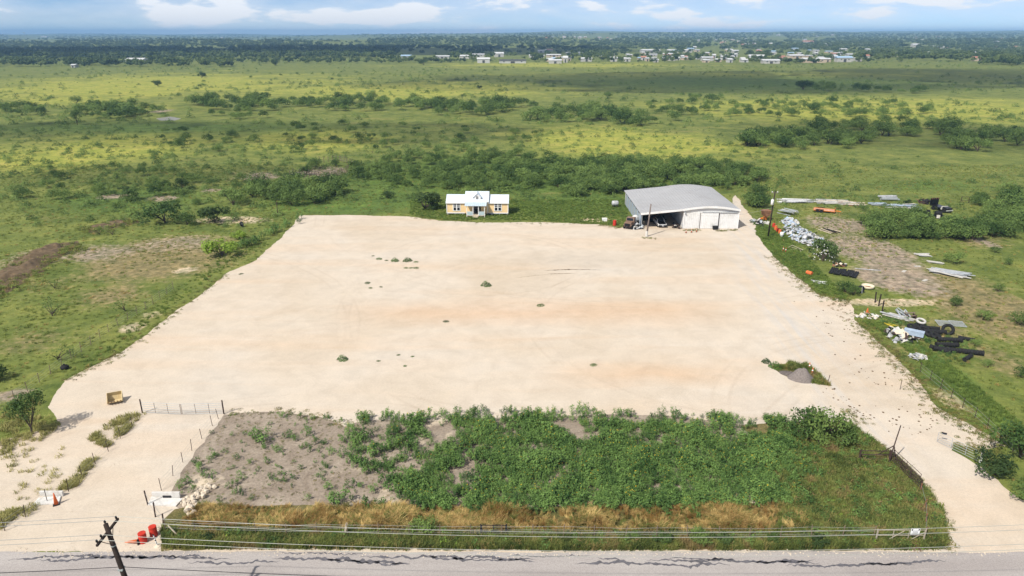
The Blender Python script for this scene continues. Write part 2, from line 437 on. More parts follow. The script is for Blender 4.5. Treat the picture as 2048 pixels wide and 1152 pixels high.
t = NT("verge_soil"); v = t.coord()
a = t.noise(v, 0.5, 6, 0.65); f = t.noise(v, 5.0, 3, 0.7)
c = t.ramp(a, [(0.30, (0.075, 0.085, 0.026)), (0.52, (0.150, 0.135, 0.045)), (0.72, (0.290, 0.220, 0.110))])
c = t.mix(1.0, c, t.ramp(f, [(0.3, 0.6), (0.7, 1.15)]), 'MULTIPLY')
t.bump(f, 0.8, 0.2)
M['verge'] = t.color(c, 0.97)

t = NT("asphalt_road"); v = t.coord()
a = t.noise(t.mapping(v, (0.05, 0.35, 1)), 1.0, 5, 0.6, 0.4); f = t.noise(v, 9.0, 4, 0.8); g = t.noise(v, 0.3, 5, 0.6)
c = t.ramp(a, [(0.30, (0.315, 0.282, 0.268)), (0.60, (0.400, 0.368, 0.350)), (0.8, (0.455, 0.420, 0.395))])
c = t.mix(1.0, c, t.ramp(f, [(0.3, 0.74), (0.7, 1.14)]), 'MULTIPLY')
c = t.mix(t.math('MULTIPLY', t.ramp(g, [(0.55, 0.0), (0.8, 1.0)]), 0.4), c, (0.25, 0.228, 0.222))
t.bump(f, 0.3, 0.02)
M['asphalt'] = t.color(c, 0.85)
M['tar'] = simple("tar_seal", (0.115, 0.110, 0.122), 0.7, 0.35, 3.0)
M['aggregate'] = simple("dark_aggregate", (0.125, 0.105, 0.098), 0.95, 0.55, 9.0)
M['aggregate_dry'] = simple("dry_aggregate", (0.185, 0.160, 0.150), 0.95, 0.45, 9.0)
M['dark_soil'] = simple("dark_turned_soil", (0.125, 0.088, 0.052), 0.97, 0.45, 1.2)
M['water'] = simple("pond_water", (0.20, 0.19, 0.15), 0.35, 0.1, 0.2)

# ------------------------------------------------------------------ the ground, one sheet to the horizon
def axis(lo_fine, hi_fine, step, lo, hi, grow):
    a = list(np.arange(lo_fine, hi_fine + 1e-6, step)); s = step
    while a[-1] < hi: s *= grow; a.append(min(hi, a[-1] + s))
    s = step; b = [lo_fine]
    while b[-1] > lo: s *= grow; b.append(max(lo, b[-1] - s))
    return b[:0:-1] + a
xs = axis(-130, 130, 1.6, -9300, 9300, 1.12)
ys = axis(30, 330, 1.6, -700, 12400, 1.07)
XX, YY = np.meshgrid(np.array(xs), np.array(ys))
vx, vy = XX.ravel(), YY.ravel()
vz = np.array([hills(x, y) if y > 1300 else 0.0 for x, y in zip(vx, vy)])
nx, ny = len(xs), len(ys)
idx = np.arange(nx * ny).reshape(ny, nx)
quads = np.stack([idx[:-1, :-1], idx[:-1, 1:], idx[1:, 1:], idx[1:, :-1]], -1).reshape(-1, 4)
me = bpy.data.meshes.new("ground")
me.from_pydata(np.stack([vx, vy, vz], 1).tolist(), [], quads.tolist())
with np.errstate(all='ignore'):
    dep = vy * CP + H * SP
    gpx = np.where(dep > 5, 1024 + F * vx / np.maximum(dep, 5), -9999)
    gpy = np.where(dep > 5, 576 - F * (vy * SP - H * CP) / np.maximum(dep, 5), 9999)
def blob(spots):
    m = np.zeros_like(vx)
    for cx, cy, rx, ry, s in spots:
        c0 = G(cx, cy); k = PXM(c0); wx = rx / k
        wy = abs(G(cx, cy - ry).y - G(cx, cy + ry).y) / 2
        m = np.maximum(m, s * np.exp(-(((vx - c0.x) / wx) ** 2 + ((vy - c0.y) / wy) ** 2) * 0.9))
    return m
attrs = {
    "m_yellow": blob([(300, 170, 420, 30, .9), (150, 300, 260, 40, .9), (800, 180, 380, 18, .9), (1250, 285, 260, 35, 1), (1750, 215, 420, 28, 1),
                      (1950, 640, 160, 130, .3), (620, 280, 160, 30, .8), (1500, 150, 500, 8, .6), (150, 620, 200, 60, .25), (1120, 130, 300, 6, .8)]),
    "m_lush": blob([(1150, 405, 140, 32, 1.0), (1040, 350, 480, 42, 1.0), (700, 400, 190, 36, .9), (250, 400, 240, 40, .7), (1850, 370, 220, 24, .6),
                    (1500, 165, 620, 26, .6), (300, 255, 700, 22, .6), (1555, 490, 40, 40, 1.1), (1600, 540, 40, 40, 1.0), 
                    (1900, 760, 60, 60, .8), (2000, 860, 60, 60, .8), (1780, 640, 50, 30, .7)]),
    "m_dry": blob([(1980, 620, 140, 70, .9), (1900, 570, 120, 40, .75), (1830, 700, 90, 40, .5), (60, 680, 120, 50, .55), (220, 590, 120, 40, .6), (1960, 480, 90, 30, .6), (320, 515, 190, 60, .78), (120, 560, 160, 60, .45), (1850, 660, 120, 40, .6), (1700, 430, 100, 20, .5), (500, 350, 80, 16, .5), (2000, 720, 90, 50, .6)]),
    "m_bare": blob([(200, 505, 110, 26, .66), (350, 490, 140, 34, .5), (325, 397, 36, 7, 1), (230, 393, 40, 6, .9), (640, 345, 60, 14, .9), (520, 352, 50, 10, .8),
                    (1740, 500, 85, 40, .95), (1800, 560, 90, 34, .95), (1680, 450, 75, 22, .85), (425, 380, 25, 5, .8), (320, 222, 20, 5, .9), (1960, 480, 20, 24, .8),
                    (60, 520, 90, 40, .6), (30, 790, 60, 18, .7), (1770, 555, 60, 30, .7)]),
    "m_sand": blob([(1790, 605, 120, 9, .9), (470, 440, 90, 9, .85), (370, 540, 22, 7, 1), (265, 655, 26, 12, .9), (1900, 800, 22, 40, .8), (300, 630, 30, 9, .7), (1180, 440, 60, 6, .7)]),
}
for k, arr in attrs.items():
    at = me.attributes.new(k, 'FLOAT', 'POINT'); at.data.foreach_set("value", arr.astype(np.float32))
me.update()
ground = kind(ob("ground", me, M['ground']), "structure")

def wpoly(pxs): return [G(x, y) for x, y in pxs]
def ragged(poly, step, amp, seed):
    """the same outline with an uneven, natural edge"""
    out = []
    for i, p in enumerate(poly):
        q = poly[(i + 1) % len(poly)]; L = (q - p).length; n = max(1, int(L / step))
        for j in range(n):
            s = p.lerp(q, j / n)
            w = Vector((s.x * 0.22 + seed, s.y * 0.22, 0)); w2 = Vector((s.x * 1.1, s.y * 1.1, seed))
            d = noise.noise_vector(w) * amp + noise.noise_vector(w2) * amp * 0.55
            out.append(Vector((s.x + d.x, s.y + d.y, 0)))
    return out
def sheet(name, poly, z, m):
    b = MB(); b.add([(p.x, p.y, z) for p in poly], [tuple(range(len(poly)))])
    o = ob(name, b, m)
    bm = bmesh.new(); bm.from_mesh(o.data)
    bmesh.ops.triangulate(bm, faces=bm.faces[:], ngon_method='EAR_CLIP')
    for f in bm.faces:
        if f.normal.z < 0: f.normal_flip()
    bm.to_mesh(o.data); bm.free()
    return kind(o, "structure")

YARD = [(600, 431), (700, 430), (820, 433), (880, 441), (960, 445), (1080, 444), (1200, 449), (1240, 456), (1280, 452), (1300, 425), (1440, 425), (1472, 418),
        (1462, 398), (1470, 390), (1487, 412), (1508, 440), (1514, 470), (1545, 512), (1590, 550), (1640, 590), (1700, 602), (1712, 640), (1752, 680), (1800, 722),
        (1840, 765), (1880, 815), (1945, 850), (2012, 893), (1960, 900), (1905, 885), (1900, 900), (1962, 935), (2020, 985), (2120, 1045), (2150, 1112),
        (1500, 1112), (700, 1108), (-60, 1104), (-60, 900), (40, 872), (120, 850), (96, 815), (132, 762), (172, 736), (240, 706), (302, 662), (352, 622), (402, 588), (452, 548), (512, 520),
        (545, 492), (575, 462)]
yard_w = ragged(wpoly(YARD), 0.45, 0.42, 3.0)
gravel = sheet("gravel_yard", yard_w, 0.005, M['gravel'])
SOIL = [(452, 828), (560, 824), (640, 834), (690, 850), (730, 838), (850, 842), (1000, 838), (1180, 830), (1320, 830), (1480, 848), (1600, 856), (1690, 862), (1760, 905), (1820, 960),
        (1800, 1060), (1000, 1060), (400, 1050), (345, 1005), (338, 985), (395, 905)]
soil = sheet("bare_soil", ragged(wpoly(SOIL), 0.35, 0.40, 9.0), 0.010, M['soil'])
VERGE = [(322, 1100), (326, 1040), (350, 1018), (420, 1012), (600, 1010), (800, 1012), (1000, 1014), (1300, 1010), (1540, 1005), (1560, 985), (1530, 900), (1480, 850), (1600, 842), (1690, 842),
         (1745, 880), (1800, 925), (1838, 962), (1872, 1000), (1893, 1050), (1890, 1098), (1600, 1102), (1200, 1100), (700, 1094)]
verge = sheet("grass_verge", ragged(wpoly(VERGE), 0.3, 0.30, 21.0), 0.015, M['verge'])
ISLAND = [(1543, 735), (1580, 726), (1615, 730), (1640, 752), (1662, 772), (1600, 764), (1565, 750)]
sheet("grass_island", ragged(wpoly(ISLAND), 0.25, 0.25, 31.0), 0.015, M['verge'])
ry1 = G(1024, 1104).y
rp = [Vector((-420, ry1 - 8.3, 0)), Vector((420, ry1 - 8.3, 0)), Vector((420, ry1, 0)), Vector((-420, ry1, 0))]
road = sheet("road", ragged(rp, 0.5, 0.16, 44.0), 0.021, M['asphalt'])
POND = [(312, 237), (340, 233), (362, 237), (350, 241), (322, 241)]
sheet("pond", ragged(wpoly(POND), 1.5, 0.6, 2.0), 0.03, M['water'])

def ribbon(name, pts, w, z, m, parent, seed):
    """a wandering strip of sealant or dirt lying on a surface"""
    b = MB(); n = 140; P = [G(x, y) for x, y in pts]
    for i in range(n + 1):
        s = i / n * (len(P) - 1); k = min(int(s), len(P) - 2); p = P[k].lerp(P[k + 1], s - k)
        q = p.y + 0.22 * noise.noise(Vector((p.x * 0.9, seed, 0))) + 0.16 * noise.noise(Vector((p.x * 3.1, seed, 5)))
        h = w * (0.15 + 1.3 * abs(noise.noise(Vector((p.x * 1.7, seed, 9)))) + 0.7 * abs(noise.noise(Vector((p.x * 7.0, seed, 2))))) * min(1, 6 * i / n, 6 * (n - i) / n) + 0.008
        b.v += [(p.x, q - h, z), (p.x, q + h, z)]
    b.f = [(2 * i, 2 * i + 2, 2 * i + 3, 2 * i + 1) for i in range(n)]
    return ob(name, b, m, parent)
SEAMS = [([(15, 1120), (140, 1112), (300, 1114), (460, 1118)], .13), ([(70, 1124), (180, 1117), (330, 1113), (430, 1115)], .10), ([(375, 1127), (480, 1125), (560, 1122)], .07),
         ([(545, 1117), (680, 1119), (820, 1128)], .16), ([(640, 1120), (740, 1126), (820, 1130)], .09), ([(720, 1113), (860, 1116), (960, 1119)], .08),
         ([(850, 1114), (960, 1115), (1070, 1120)], .12), ([(930, 1120), (1030, 1121), (1070, 1124)], .08), ([(1150, 1128), (1250, 1126), (1380, 1132), (1460, 1129)], .11),
         ([(1290, 1120), (1400, 1122), (1460, 1121), (1560, 1124), (1630, 1121)], .10), ([(1335, 1117), (1400, 1118), (1470, 1120)], .06), ([(1195, 1116), (1240, 1119)], .06),
         ([(1500, 1126), (1560, 1122), (1640, 1126)], .08), ([(1570, 1131), (1650, 1133), (1740, 1128), (1830, 1129)], .12), ([(1720, 1129), (1800, 1127), (1890, 1120)], .10),
         ([(560, 1107), (640, 1108), (730, 1107)], .04), ([(1010, 1112), (1080, 1113), (1180, 1112)], .05)]
for i, (pp, w) in enumerate(SEAMS): ribbon("tar_seam", pp, w * 1.7, 0.026, M['tar'], road, i * 3.7)
for i, (pp, w) in enumerate([([(1088, 541), (1140, 539), (1205, 540)], .25), ([(1095, 548), (1150, 547)], .22), ([(1030, 556), (1060, 552), (1100, 548)], .06)]):
    ribbon("dirt_streak", pp, w, 0.010, M['dark_soil'], gravel, 50 + i)

# ------------------------------------------------------------------ plant prototypes (unit size, scaled where they stand)
def leaf_quad(b, p, n, s, r):
    a = n.orthogonal().normalized(); a = Matrix.Rotation(r.random() * 6.28, 3, n) @ a; c = n.cross(a)
    w = s * (0.6 + 0.5 * r.random())
    b.add([p - a * s, p - c * w * .5 - n * s * .12, p + a * s, p + c * w * .5 - n * s * .12], [(0, 1, 2, 3)])
def crown_mesh(name, seed, nblob, nleaf, ls, flat=0.75, base=0.25, spread=0.62):
    r = random.Random(seed); b = MB(); blobs = []
    for i in range(nblob):
        a = r.random() * 6.28; d = spread * math.sqrt(r.random())
        rr = r.uniform(0.15, 0.40)
        blobs.append((Vector((d * math.cos(a), d * math.sin(a), base + flat * (0.30 + 0.75 * r.random() * (1.05 - d)))), rr))
    tot = sum(q[1] ** 2 for q in blobs)
    for c0, rr in blobs:
        for i in range(int(nleaf * rr * rr / tot)):
            n = Vector((r.gauss(0, 1), r.gauss(0, 1), r.gauss(0.25, 1))).normalized()
            p = c0 + Vector((n.x, n.y, n.z * 0.8)) * rr * (0.62 + 0.45 * r.random())
            if p.z < 0.04: continue
            nn = (n + Vector((r.gauss(0, .55), r.gauss(0, .55), r.gauss(.35, .55)))).normalized()
            leaf_quad(b, p, nn, ls * r.uniform(.6, 1.3), r)
    k = 1.0 / float(np.percentile([math.hypot(q[0], q[1]) for q in b.v], 96))
    b.v = [(q[0] * k, q[1] * k, q[2] * k) for q in b.v]; blobs = [(c0 * k, rr * k) for c0, rr in blobs]
    return b.mesh(name), blobs
def trunk_mesh(name, blobs, seed, n=4, r0=0.05, fork=0.12):
    r = random.Random(seed); b = MB()
    b.tube([(0, 0, -0.02), (0.01, 0, fork)], [r0, r0 * .85], 7)
    for c0, rr in blobs[:n]:
        m = Vector((c0.x * .45 + r.gauss(0, .04), c0.y * .45 + r.gauss(0, .04), fork + (c0.z - fork) * .5))
        b.tube([(0, 0, fork * .8), m, c0], [r0 * .7, r0 * .5, r0 * .2], 5)
    return b.mesh(name)
def shrub_proto(tag_, seed, leafmat, nblob=11, nleaf=900, ls=0.075, flat=.75, base=.2, fork=.10, r0=.045, spread=.62):
    cm, bl = crown_mesh(tag_ + "_crown", seed, nblob, nleaf, ls, flat, base, spread); cm.materials.append(leafmat)
    tm = trunk_mesh(tag_ + "_trunk", bl, seed, 6, r0, fork); tm.materials.append(M['bark'])
    return cm, tm
SHRUB = [shrub_proto("mesquite", 100 + i, M['mesquite'], 15 + i, 950, 0.062, .72 + .06 * (i % 3), .18) for i in range(6)]
DARK = [shrub_proto("evergreen", 200 + i, M['evergreen'], 11, 1000, 0.07, .8, .15) for i in range(3)]
LIME = [shrub_proto("lime_tree", 300, M['lime'], 12, 1100, 0.07, .75, .12)]
TREE = [shrub_proto("small_tree", 400, M['mesquite'], 12, 1300, 0.06, 1.25, .55, .5, .05, .5)]
SPARSE = [shrub_proto("thin_mesquite", 500 + i, M['mesquite'], 8, 150, 0.06, .75, .25, .12, .035, .7) for i in range(2)]
ALLP = {'m': SHRUB, 'd': DARK, 'l': LIME, 't': TREE, 's': SPARSE}

def plant(name, label, cat, pos, s, protos, rnd, group=None, zs=1.0):
    cm, tm = rnd.choice(protos)
    e = thing(name, label, cat, pos, rnd.random() * 6.28, group); e.scale = (s, s, s * zs)
    ob("trunk", tm, None, e); ob("crown", cm, None, e)
    return e

# scatter: many small alike pieces as ONE object, instanced on points by geometry nodes
def scatter(name, label, cat, protos, pts, scl, rot, tilt=None, group=None):
    n = len(pts)
    pm = bpy.data.meshes.new(name + "_points"); pm.from_pydata([tuple(p) for p in pts], [], [])
    for an, arr, ty in (("s", scl, 'FLOAT'), ("r", rot, 'FLOAT'), ("k", NP.integers(0, len(protos), n), 'INT')):
        at = pm.attributes.new(an, ty, 'POINT'); at.data.foreach_set("value", np.asarray(arr, dtype=np.float32 if ty == 'FLOAT' else np.int32))
    o = bpy.data.objects.new(name, pm); COL.objects.link(o)
    ng = bpy.data.node_groups.new(name + "_nodes", 'GeometryNodeTree')
    ng.interface.new_socket("Geometry", in_out='INPUT', socket_type='NodeSocketGeometry')
    ng.interface.new_socket("Geometry", in_out='OUTPUT', socket_type='NodeSocketGeometry')
    N, L = ng.nodes, ng.links
    gi, go = N.new("NodeGroupInput"), N.new("NodeGroupOutput")
    j = N.new("GeometryNodeGeometryToInstance")
    for me_ in protos[::-1]:
        po = bpy.data.objects.new(me_.name + "_source", me_)
        oi = N.new("GeometryNodeObjectInfo"); oi.inputs["Object"].default_value = po; oi.transform_space = 'ORIGINAL'
        L.new(oi.outputs["Geometry"], j.inputs[0])
    ip = N.new("GeometryNodeInstanceOnPoints")
    L.new(gi.outputs[0], ip.inputs["Points"]); L.new(j.outputs[0], ip.inputs["Instance"])
    ip.inputs["Pick Instance"].default_value = True
    def at(nm, ty):
        a = N.new("GeometryNodeInputNamedAttribute"); a.data_type = ty; a.inputs[0].default_value = nm; return a.outputs[0]
    L.new(at("k", 'INT'), ip.inputs["Instance Index"])
    cx = N.new("ShaderNodeCombineXYZ"); L.new(at("r", 'FLOAT'), cx.inputs[2])
    L.new(cx.outputs[0], ip.inputs["Rotation"])
    L.new(at("s", 'FLOAT'), ip.inputs["Scale"])
    L.new(ip.outputs[0], go.inputs[0])
    md = o.modifiers.new("scatter", 'NODES'); md.node_group = ng
    tag(o, label, cat, group); kind(o, "stuff")
    return o

def in_poly(px, py, poly):
    inside = np.zeros(len(px), bool); n = len(poly)
    for i in range(n):
        x1, y1 = poly[i]; x2, y2 = poly[(i + 1) % n]
        c = ((y1 > py) != (y2 > py)) & (px < (x2 - x1) * (py - y1) / (y2 - y1 + 1e-12) + x1)
        inside ^= c
    return inside
def fill(pxpoly, n, rng=NP):
    """n even random places on the ground inside an outline"""
    w = [(p.x, p.y) for p in wpoly(pxpoly)]
    X = [q[0] for q in w]; Y = [q[1] for q in w]; out = np.zeros((0, 2))
    while len(out) < n:
        q = np.stack([rng.uniform(min(X), max(X), n * 2), rng.uniform(min(Y), max(Y), n * 2)], 1)
        out = np.concatenate([out, q[in_poly(q[:, 0], q[:, 1], w)]])
    return out[:n]
def gn(x, y, s, seed=0.0): return noise.noise(Vector((x * s, y * s, seed)))
def p3(a, z=0.0): return [(q[0], q[1], z) for q in a]
# ------------------------------------------------------------------ air: haze box and the clouds that shade the field
def cloud(spots, label_i):
    """one drifting cloud, placed on the sun's side of the ground it shades"""
    h = 900.0
    b = bmesh.new()
    c0 = spots[0]
    P0 = G(c0[0], c0[1]); off = Vector((TO_SUN.x, TO_SUN.y, 0)) * (h / TO_SUN.z)
    for cx, cy, rx, ry in spots:
        p = G(cx, cy); k = PXM(p); wx = rx / k; wy = abs(G(cx, cy - ry).y - G(cx, cy + ry).y) / 2
        wz = 0.30 * min(wx, wy) + 12
        m = Matrix.Translation(p - P0) @ Matrix.Diagonal((wx, wy, wz, 1))
        r = bmesh.ops.create_icosphere(b, subdivisions=4, radius=1.0, matrix=Matrix.Identity(4))
        for v_ in r['verts']:
            q = v_.co.copy(); a = noise.fractal(q * 1.7 + Vector((label_i * 7.1 + cx * .01, 0, 0)), 0.8, 2.0, 4)
            v_.co = m @ (q * (1 + 0.38 * a))
    me_ = bpy.data.meshes.new("cloud"); b.to_mesh(me_); b.free(); me_.shade_smooth()
    o = ob("cloud", me_, M['cloud']); o.location = P0 + off + Vector((0, 0, h)); kind(o, "structure"); return o
t = NT("cloud_vapour"); t.n.remove(t.bsdf)
pv = t.new("ShaderNodeVolumePrincipled"); pv.inputs["Color"].default_value = (1, 1, 1, 1); pv.inputs["Density"].default_value = 0.012; pv.inputs["Anisotropy"].default_value = 0.6
t.l.new(pv.outputs[0], t.out.inputs["Volume"]); M['cloud'] = t.m
CLOUDS = [[(1500, 160, 620, 20), (1000, 168, 260, 12), (1900, 150, 300, 16)],
          [(400, 262, 640, 22), (150, 255, 260, 14), (820, 268, 260, 16)],
          [(1760, 262, 330, 26), (2050, 280, 200, 24)],
          [(330, 350, 330, 16), (620, 345, 160, 12)],
          [(500, 100, 800, 9), (100, 104, 400, 9)]]
for i, s in enumerate(CLOUDS): cloud(s, i)

t = NT("haze_air"); t.n.remove(t.bsdf)
pv = t.new("ShaderNodeVolumePrincipled"); pv.inputs["Color"].default_value = (0.34, 0.62, 1.0, 1); pv.inputs["Density"].default_value = 0.00015; pv.inputs["Anisotropy"].default_value = 0.0
t.l.new(pv.outputs[0], t.out.inputs["Volume"]); M['haze'] = t.m
hz = ob("haze", MB().box((0, 5850, 34), (19400, 13900, 104)), M['haze']); kind(hz, "stuff")
hz["label"] = "thin blue haze over the whole plain"

# ------------------------------------------------------------------ house
def ribs(b, x0, x1, ya, za, yb, zb, step, w=0.035, t_=0.03):
    """raised seams running down a roof slope"""
    n = int((x1 - x0) / step)
    for i in range(n + 1):
        x = x0 + (x1 - x0) * i / n
        d = Vector((0, yb - ya, zb - za)); L = d.length; ang = math.atan2(zb - za, yb - ya)
        b.box((x, (ya + yb) / 2, (za + zb) / 2 + 0.035), (w, L, t_), 0, ang)
def slope(b, x0, x1, ya, za, yb, zb, th=0.08):
    b.add([(x0, ya, za), (x1, ya, za), (x1, yb, zb), (x0, yb, zb), (x0, ya, za - th), (x1, ya, za - th), (x1, yb, zb - th), (x0, yb, zb - th)],
          [(0, 1, 2, 3), (7, 6, 5, 4), (0, 4, 5, 1), (1, 5, 6, 2), (2, 6, 7, 3), (3, 7, 4, 0)])
hp = G(955, 430); house = thing("house", "small cream cottage with white metal roof, dormer and front porch", "house", hp, rad(-1.2))
def gable_block(x0, x1, y0, y1, z0, ze, zr, rooflab):
    ym = (y0 + y1) / 2
    w = MB(); w.prism([(y0, z0), (y1, z0), (y1, ze), (ym, zr - .06), (y0, ze)], x0, x1, 'X')
    n = int((ze - z0) / 0.2)
    for i in range(1, n): w.box(((x0 + x1) / 2, y0 - .006, z0 + i * .2), (x1 - x0 - .02, .02, .03))
    ob("wall", w, M['cream'], house)
    r = MB(); o_ = .28
    dz = (zr - ze) / (ym - y0) * o_
    slope(r, x0 - .18, x1 + .18, y0 - o_, ze - dz + .02, ym, zr + .02); slope(r, x1 + .18, x0 - .18, y1 + o_, ze - dz + .02, ym, zr + .02)
    ribs(r, x0 - .1, x1 + .1, y0 - o_, ze - dz, ym, zr, .42)
    rf = ob("roof", r, M['house_roof'], house)
    f = MB(); f.box(((x0 + x1) / 2, y0 - o_ - .02, ze - dz - .06), (x1 - x0 + .4, .05, .16)); ob("fascia", f, M['trim'], house)
    return rf
gable_block(-6.8, -2.62, 0, 4.6, .42, 2.95, 4.15, "")
gable_block(2.42, 6.8, 0, 4.6, .42, 2.95, 4.15, "")
roof_c = gable_block(-2.6, 2.4, -.25, 4.95, .42, 3.35, 4.85, "")
for x in (-6.78, 6.78): ob("corner_trim", MB().box((x, -.03, 1.66), (.16, .1, 2.5)), M['trim'], house)
ob("corner_trim", MB().box((2.34, -.30, 1.85), (.16, .1, 2.85)), M['trim'], house)
for x0, x1 in ((-6.8, -2.7), (2.55, 6.8)): ob("skirt_board", MB().box(((x0 + x1) / 2, -.035, .47), (x1 - x0 - .2, .06, .2)), M['trim'], house)
for x in (-6.65, -5.0, -3.3, 3.2, 4.9, 6.65):
    for y in (.25, 4.3): ob("pier", MB().box((x, y, .2), (.3, .3, .42)), M['concrete'], house)
for cx in (-4.6, 4.55):
    w = ob("window", MB().box((cx, -.04, 1.78), (1.7, .07, 1.75)), M['trim'], house)
    for dx in (-.4, .4):
        ob("pane", MB().box((cx + dx, -.085, 2.2), (.56, .03, .66)), M['glass'], w)
        ob("pane", MB().box((cx + dx, -.085, 1.40), (.56, .03, .66)), M['glass'], w)
        ob("muntin", MB().box((cx + dx, -.105, 2.2), (.04, .02, .66)).box((cx + dx, -.108, 2.2), (.56, .02, .04)), M['trim'], w)
d = MB(); d.prism([(-.75, 3.3), (.75, 3.3), (.75, 4.15), (0, 4.8), (-.75, 4.15)], -.05, 1.9, 'Y'); dm = ob("dormer", d, M['trim'], house)
d = MB()
for s in (-1, 1):
    p = [(s * .98, 4.02), (0, 4.92), (0, 4.84), (s * .98, 3.94)]
    d.prism(p, -.28, 2.2, 'Y')
ob("dormer_roof", d, M['house_roof'], dm)
ob("dormer_window", MB().box((0, -.08, 3.95), (.66, .05, .75)), M['trim'], dm)
for dx in (-.13, .13):
    for dz in (-.16, .16): ob("pane", MB().box((dx, -.115, 3.95 + dz), (.2, .03, .26)), M['glass'], dm)
dr = ob("door", MB().box((-.25, -.30, 1.5), (1.05, .06, 2.1)), M['glass'], house); ob("door_frame", MB().box((-.82, -.31, 1.5), (.12, .1, 2.2)).box((.33, -.31, 1.5), (.12, .1, 2.2)).box((-.25, -.31, 2.62), (1.2, .1, .12)), M['trim'], dr)
ob("side_light", MB().box((.62, -.30, 1.55), (.3, .05, 1.9)), M['glass'], house)
porch = ob("porch_deck", MB().box((-.25, -1.2, .36), (4.1, 1.85, .12)), M['pale_wood'], house)
r = MB(); slope(r, -2.65, 2.15, -2.35, 2.62, -.28, 3.12, .06); ribs(r, -2.6, 2.1, -2.35, 2.62, -.28, 3.12, .4); ob("porch_roof", r, M['porch_roof'], house)
for x in (-2.2, -.85, .35, 1.7): ob("porch_post", MB().box((x, -2.05, 1.32), (.12, .12, 2.62)), M['trim'], house)
for x0, x1 in ((-2.1, -.95), (.45, 1.6)):
    r = MB().box(((x0 + x1) / 2, -2.05, 1.25), (x1 - x0, .07, .07)).box(((x0 + x1) / 2, -2.05, .5), (x1 - x0, .07, .07))
    r.box(((x0 + x1) / 2, -2.05, .88), (x1 - x0, .035, .7))
    n = 9
    for i in range(n): r.box((x0 + (x1 - x0) * (i + .5) / n, -2.08, .88), (.05, .03, .7))
    ob("railing", r, M['porch_rail'], house)
for i in range(3): ob("step", MB().box((-.25, -2.35 - i * .3, .30 - i * .11), (1.1, .34, .06)), M['pale_wood'], house)
for x in (-.78, .28): ob("step_stringer", MB().box((x, -2.6, .16), (.05, .95, .28)), M['pale_wood'], house)

# ------------------------------------------------------------------ metal shed with open lean-to
sp = G(1474, 457); shed = thing("metal_shed", "large grey-roofed white metal shed with open lean-to bay", "shed", sp)
W1, W2, LEN = 11.3, 19.9, 22.0             # enclosed width, whole width, depth
def rz_(x):                                  # roof height across the building (x runs left from the right wall)
    if x <= W1: return 3.85 + 0.72 * math.sin(math.pi * min(1, (x + 0.5) / (W1 + 1.5)))
    return rz_(W1) - (x - W1) * 0.10
prof = [(-x, rz_(x)) for x in [i * W2 / 28 for i in range(29)]]
rf = MB(); n = len(prof)
top = [(x, z + .10) for x, z in prof]; bot = [(x, z) for x, z in prof]
top[0] = (.25, top[0][1] - .02); bot[0] = (.25, bot[0][1] - .02); top[-1] = (-W2 - .3, top[-1][1] - .03); bot[-1] = (-W2 - .3, bot[-1][1] - .03)
rf.prism(top + bot[::-1], -.35, LEN + .3, 'Y')
for x in np.arange(.3, W2, .62):
    i = min(27, int(x / W2 * 28)); a = math.atan2(prof[i + 1][1] - prof[i][1], prof[i + 1][0] - prof[i][0])
    rf.box((-x, LEN / 2, rz_(x) + .125), (.07, LEN + .6, .05))
ob("roof", rf, M['shed_roof'], shed)
ob("roof_trim", MB().prism([(x, z + .13) for x, z in top] + [(x, z - .20) for x, z in bot][::-1], -.41, -.36, 'Y'), M['white_metal'], shed)
def ribbed_wall(xa, xb, y, th):
    w = MB(); m = 14
    pr = [(-xa, 0.02)] + [(-(xa + (xb - xa) * i / m), rz_(xa + (xb - xa) * i / m)) for i in range(m + 1)] + [(-xb, 0.02)]
    w.prism(pr, y, y + th, 'Y')
    for x in np.arange(xa + .2, xb, .38): w.box((-x, y - .02, (rz_(x) - .25) / 2 + .05), (.06, .05, rz_(x) - .35))
    return w
ob("front_wall", ribbed_wall(0, W1, 0, .12), M['white_metal'], shed)
ob("back_wall", MB().prism([(0, .02)] + prof + [(-W2, .02)], LEN - .12, LEN, 'Y'), M['white_metal'], shed)
w = MB().box((-.06, LEN / 2, 1.9), (.12, LEN - .3, 3.7))
for y in np.arange(.6, LEN, .6): w.box((.02, y, 1.9), (.05, .07, 3.6))
ob("side_wall", w, M['white_metal'], shed)
ob("partition_wall", MB().box((-W1 + .08, LEN / 2 + .1, 1.9), (.12, LEN - .6, 3.7)), M['white_metal'], shed)
d = MB().box((-5.95, -.10, 1.72), (3.7, .08, 3.35))
for x in np.arange(-7.6, -4.2, .38): d.box((x, -.16, 1.72), (.06, .04, 3.3))
door = ob("sliding_door", d, M['white_metal'], shed)
for x in (-7.85, -4.02): ob("door_edge", MB().box((x, -.17, 1.72), (.10, .05, 3.4)), M['rust'], door)
ob("door_track", MB().box((-3.9, -.2, 3.48), (7.2, .10, .12)), M['steel'], shed)
for x, z in ((.03, 1.9), (-W1 + .1, 2.0)): ob("corner_flashing", MB().box((x, -.06, z), (.2, .14, z * 1.95)), M['trim'], shed)
for y in (.2, 5.5, 11, 16.5, 21.6): ob("lean_to_post", MB().tube([(-W2 + .1, y, 0), (-W2 + .1, y, rz_(W2) - .05)], .08, 8), M['steel'], shed)
for y in (.2, 11): ob("beam", MB().box((-(W1 + W2) / 2, y + .02, rz_(15.6) - .28), (W2 - W1, .15, .28), 0, 0, -.1), M['rust'], shed)
ob("flood_light", MB().box((-W1 + .25, -.3, 3.4), (.22, .3, .2)), M['steel'], shed)
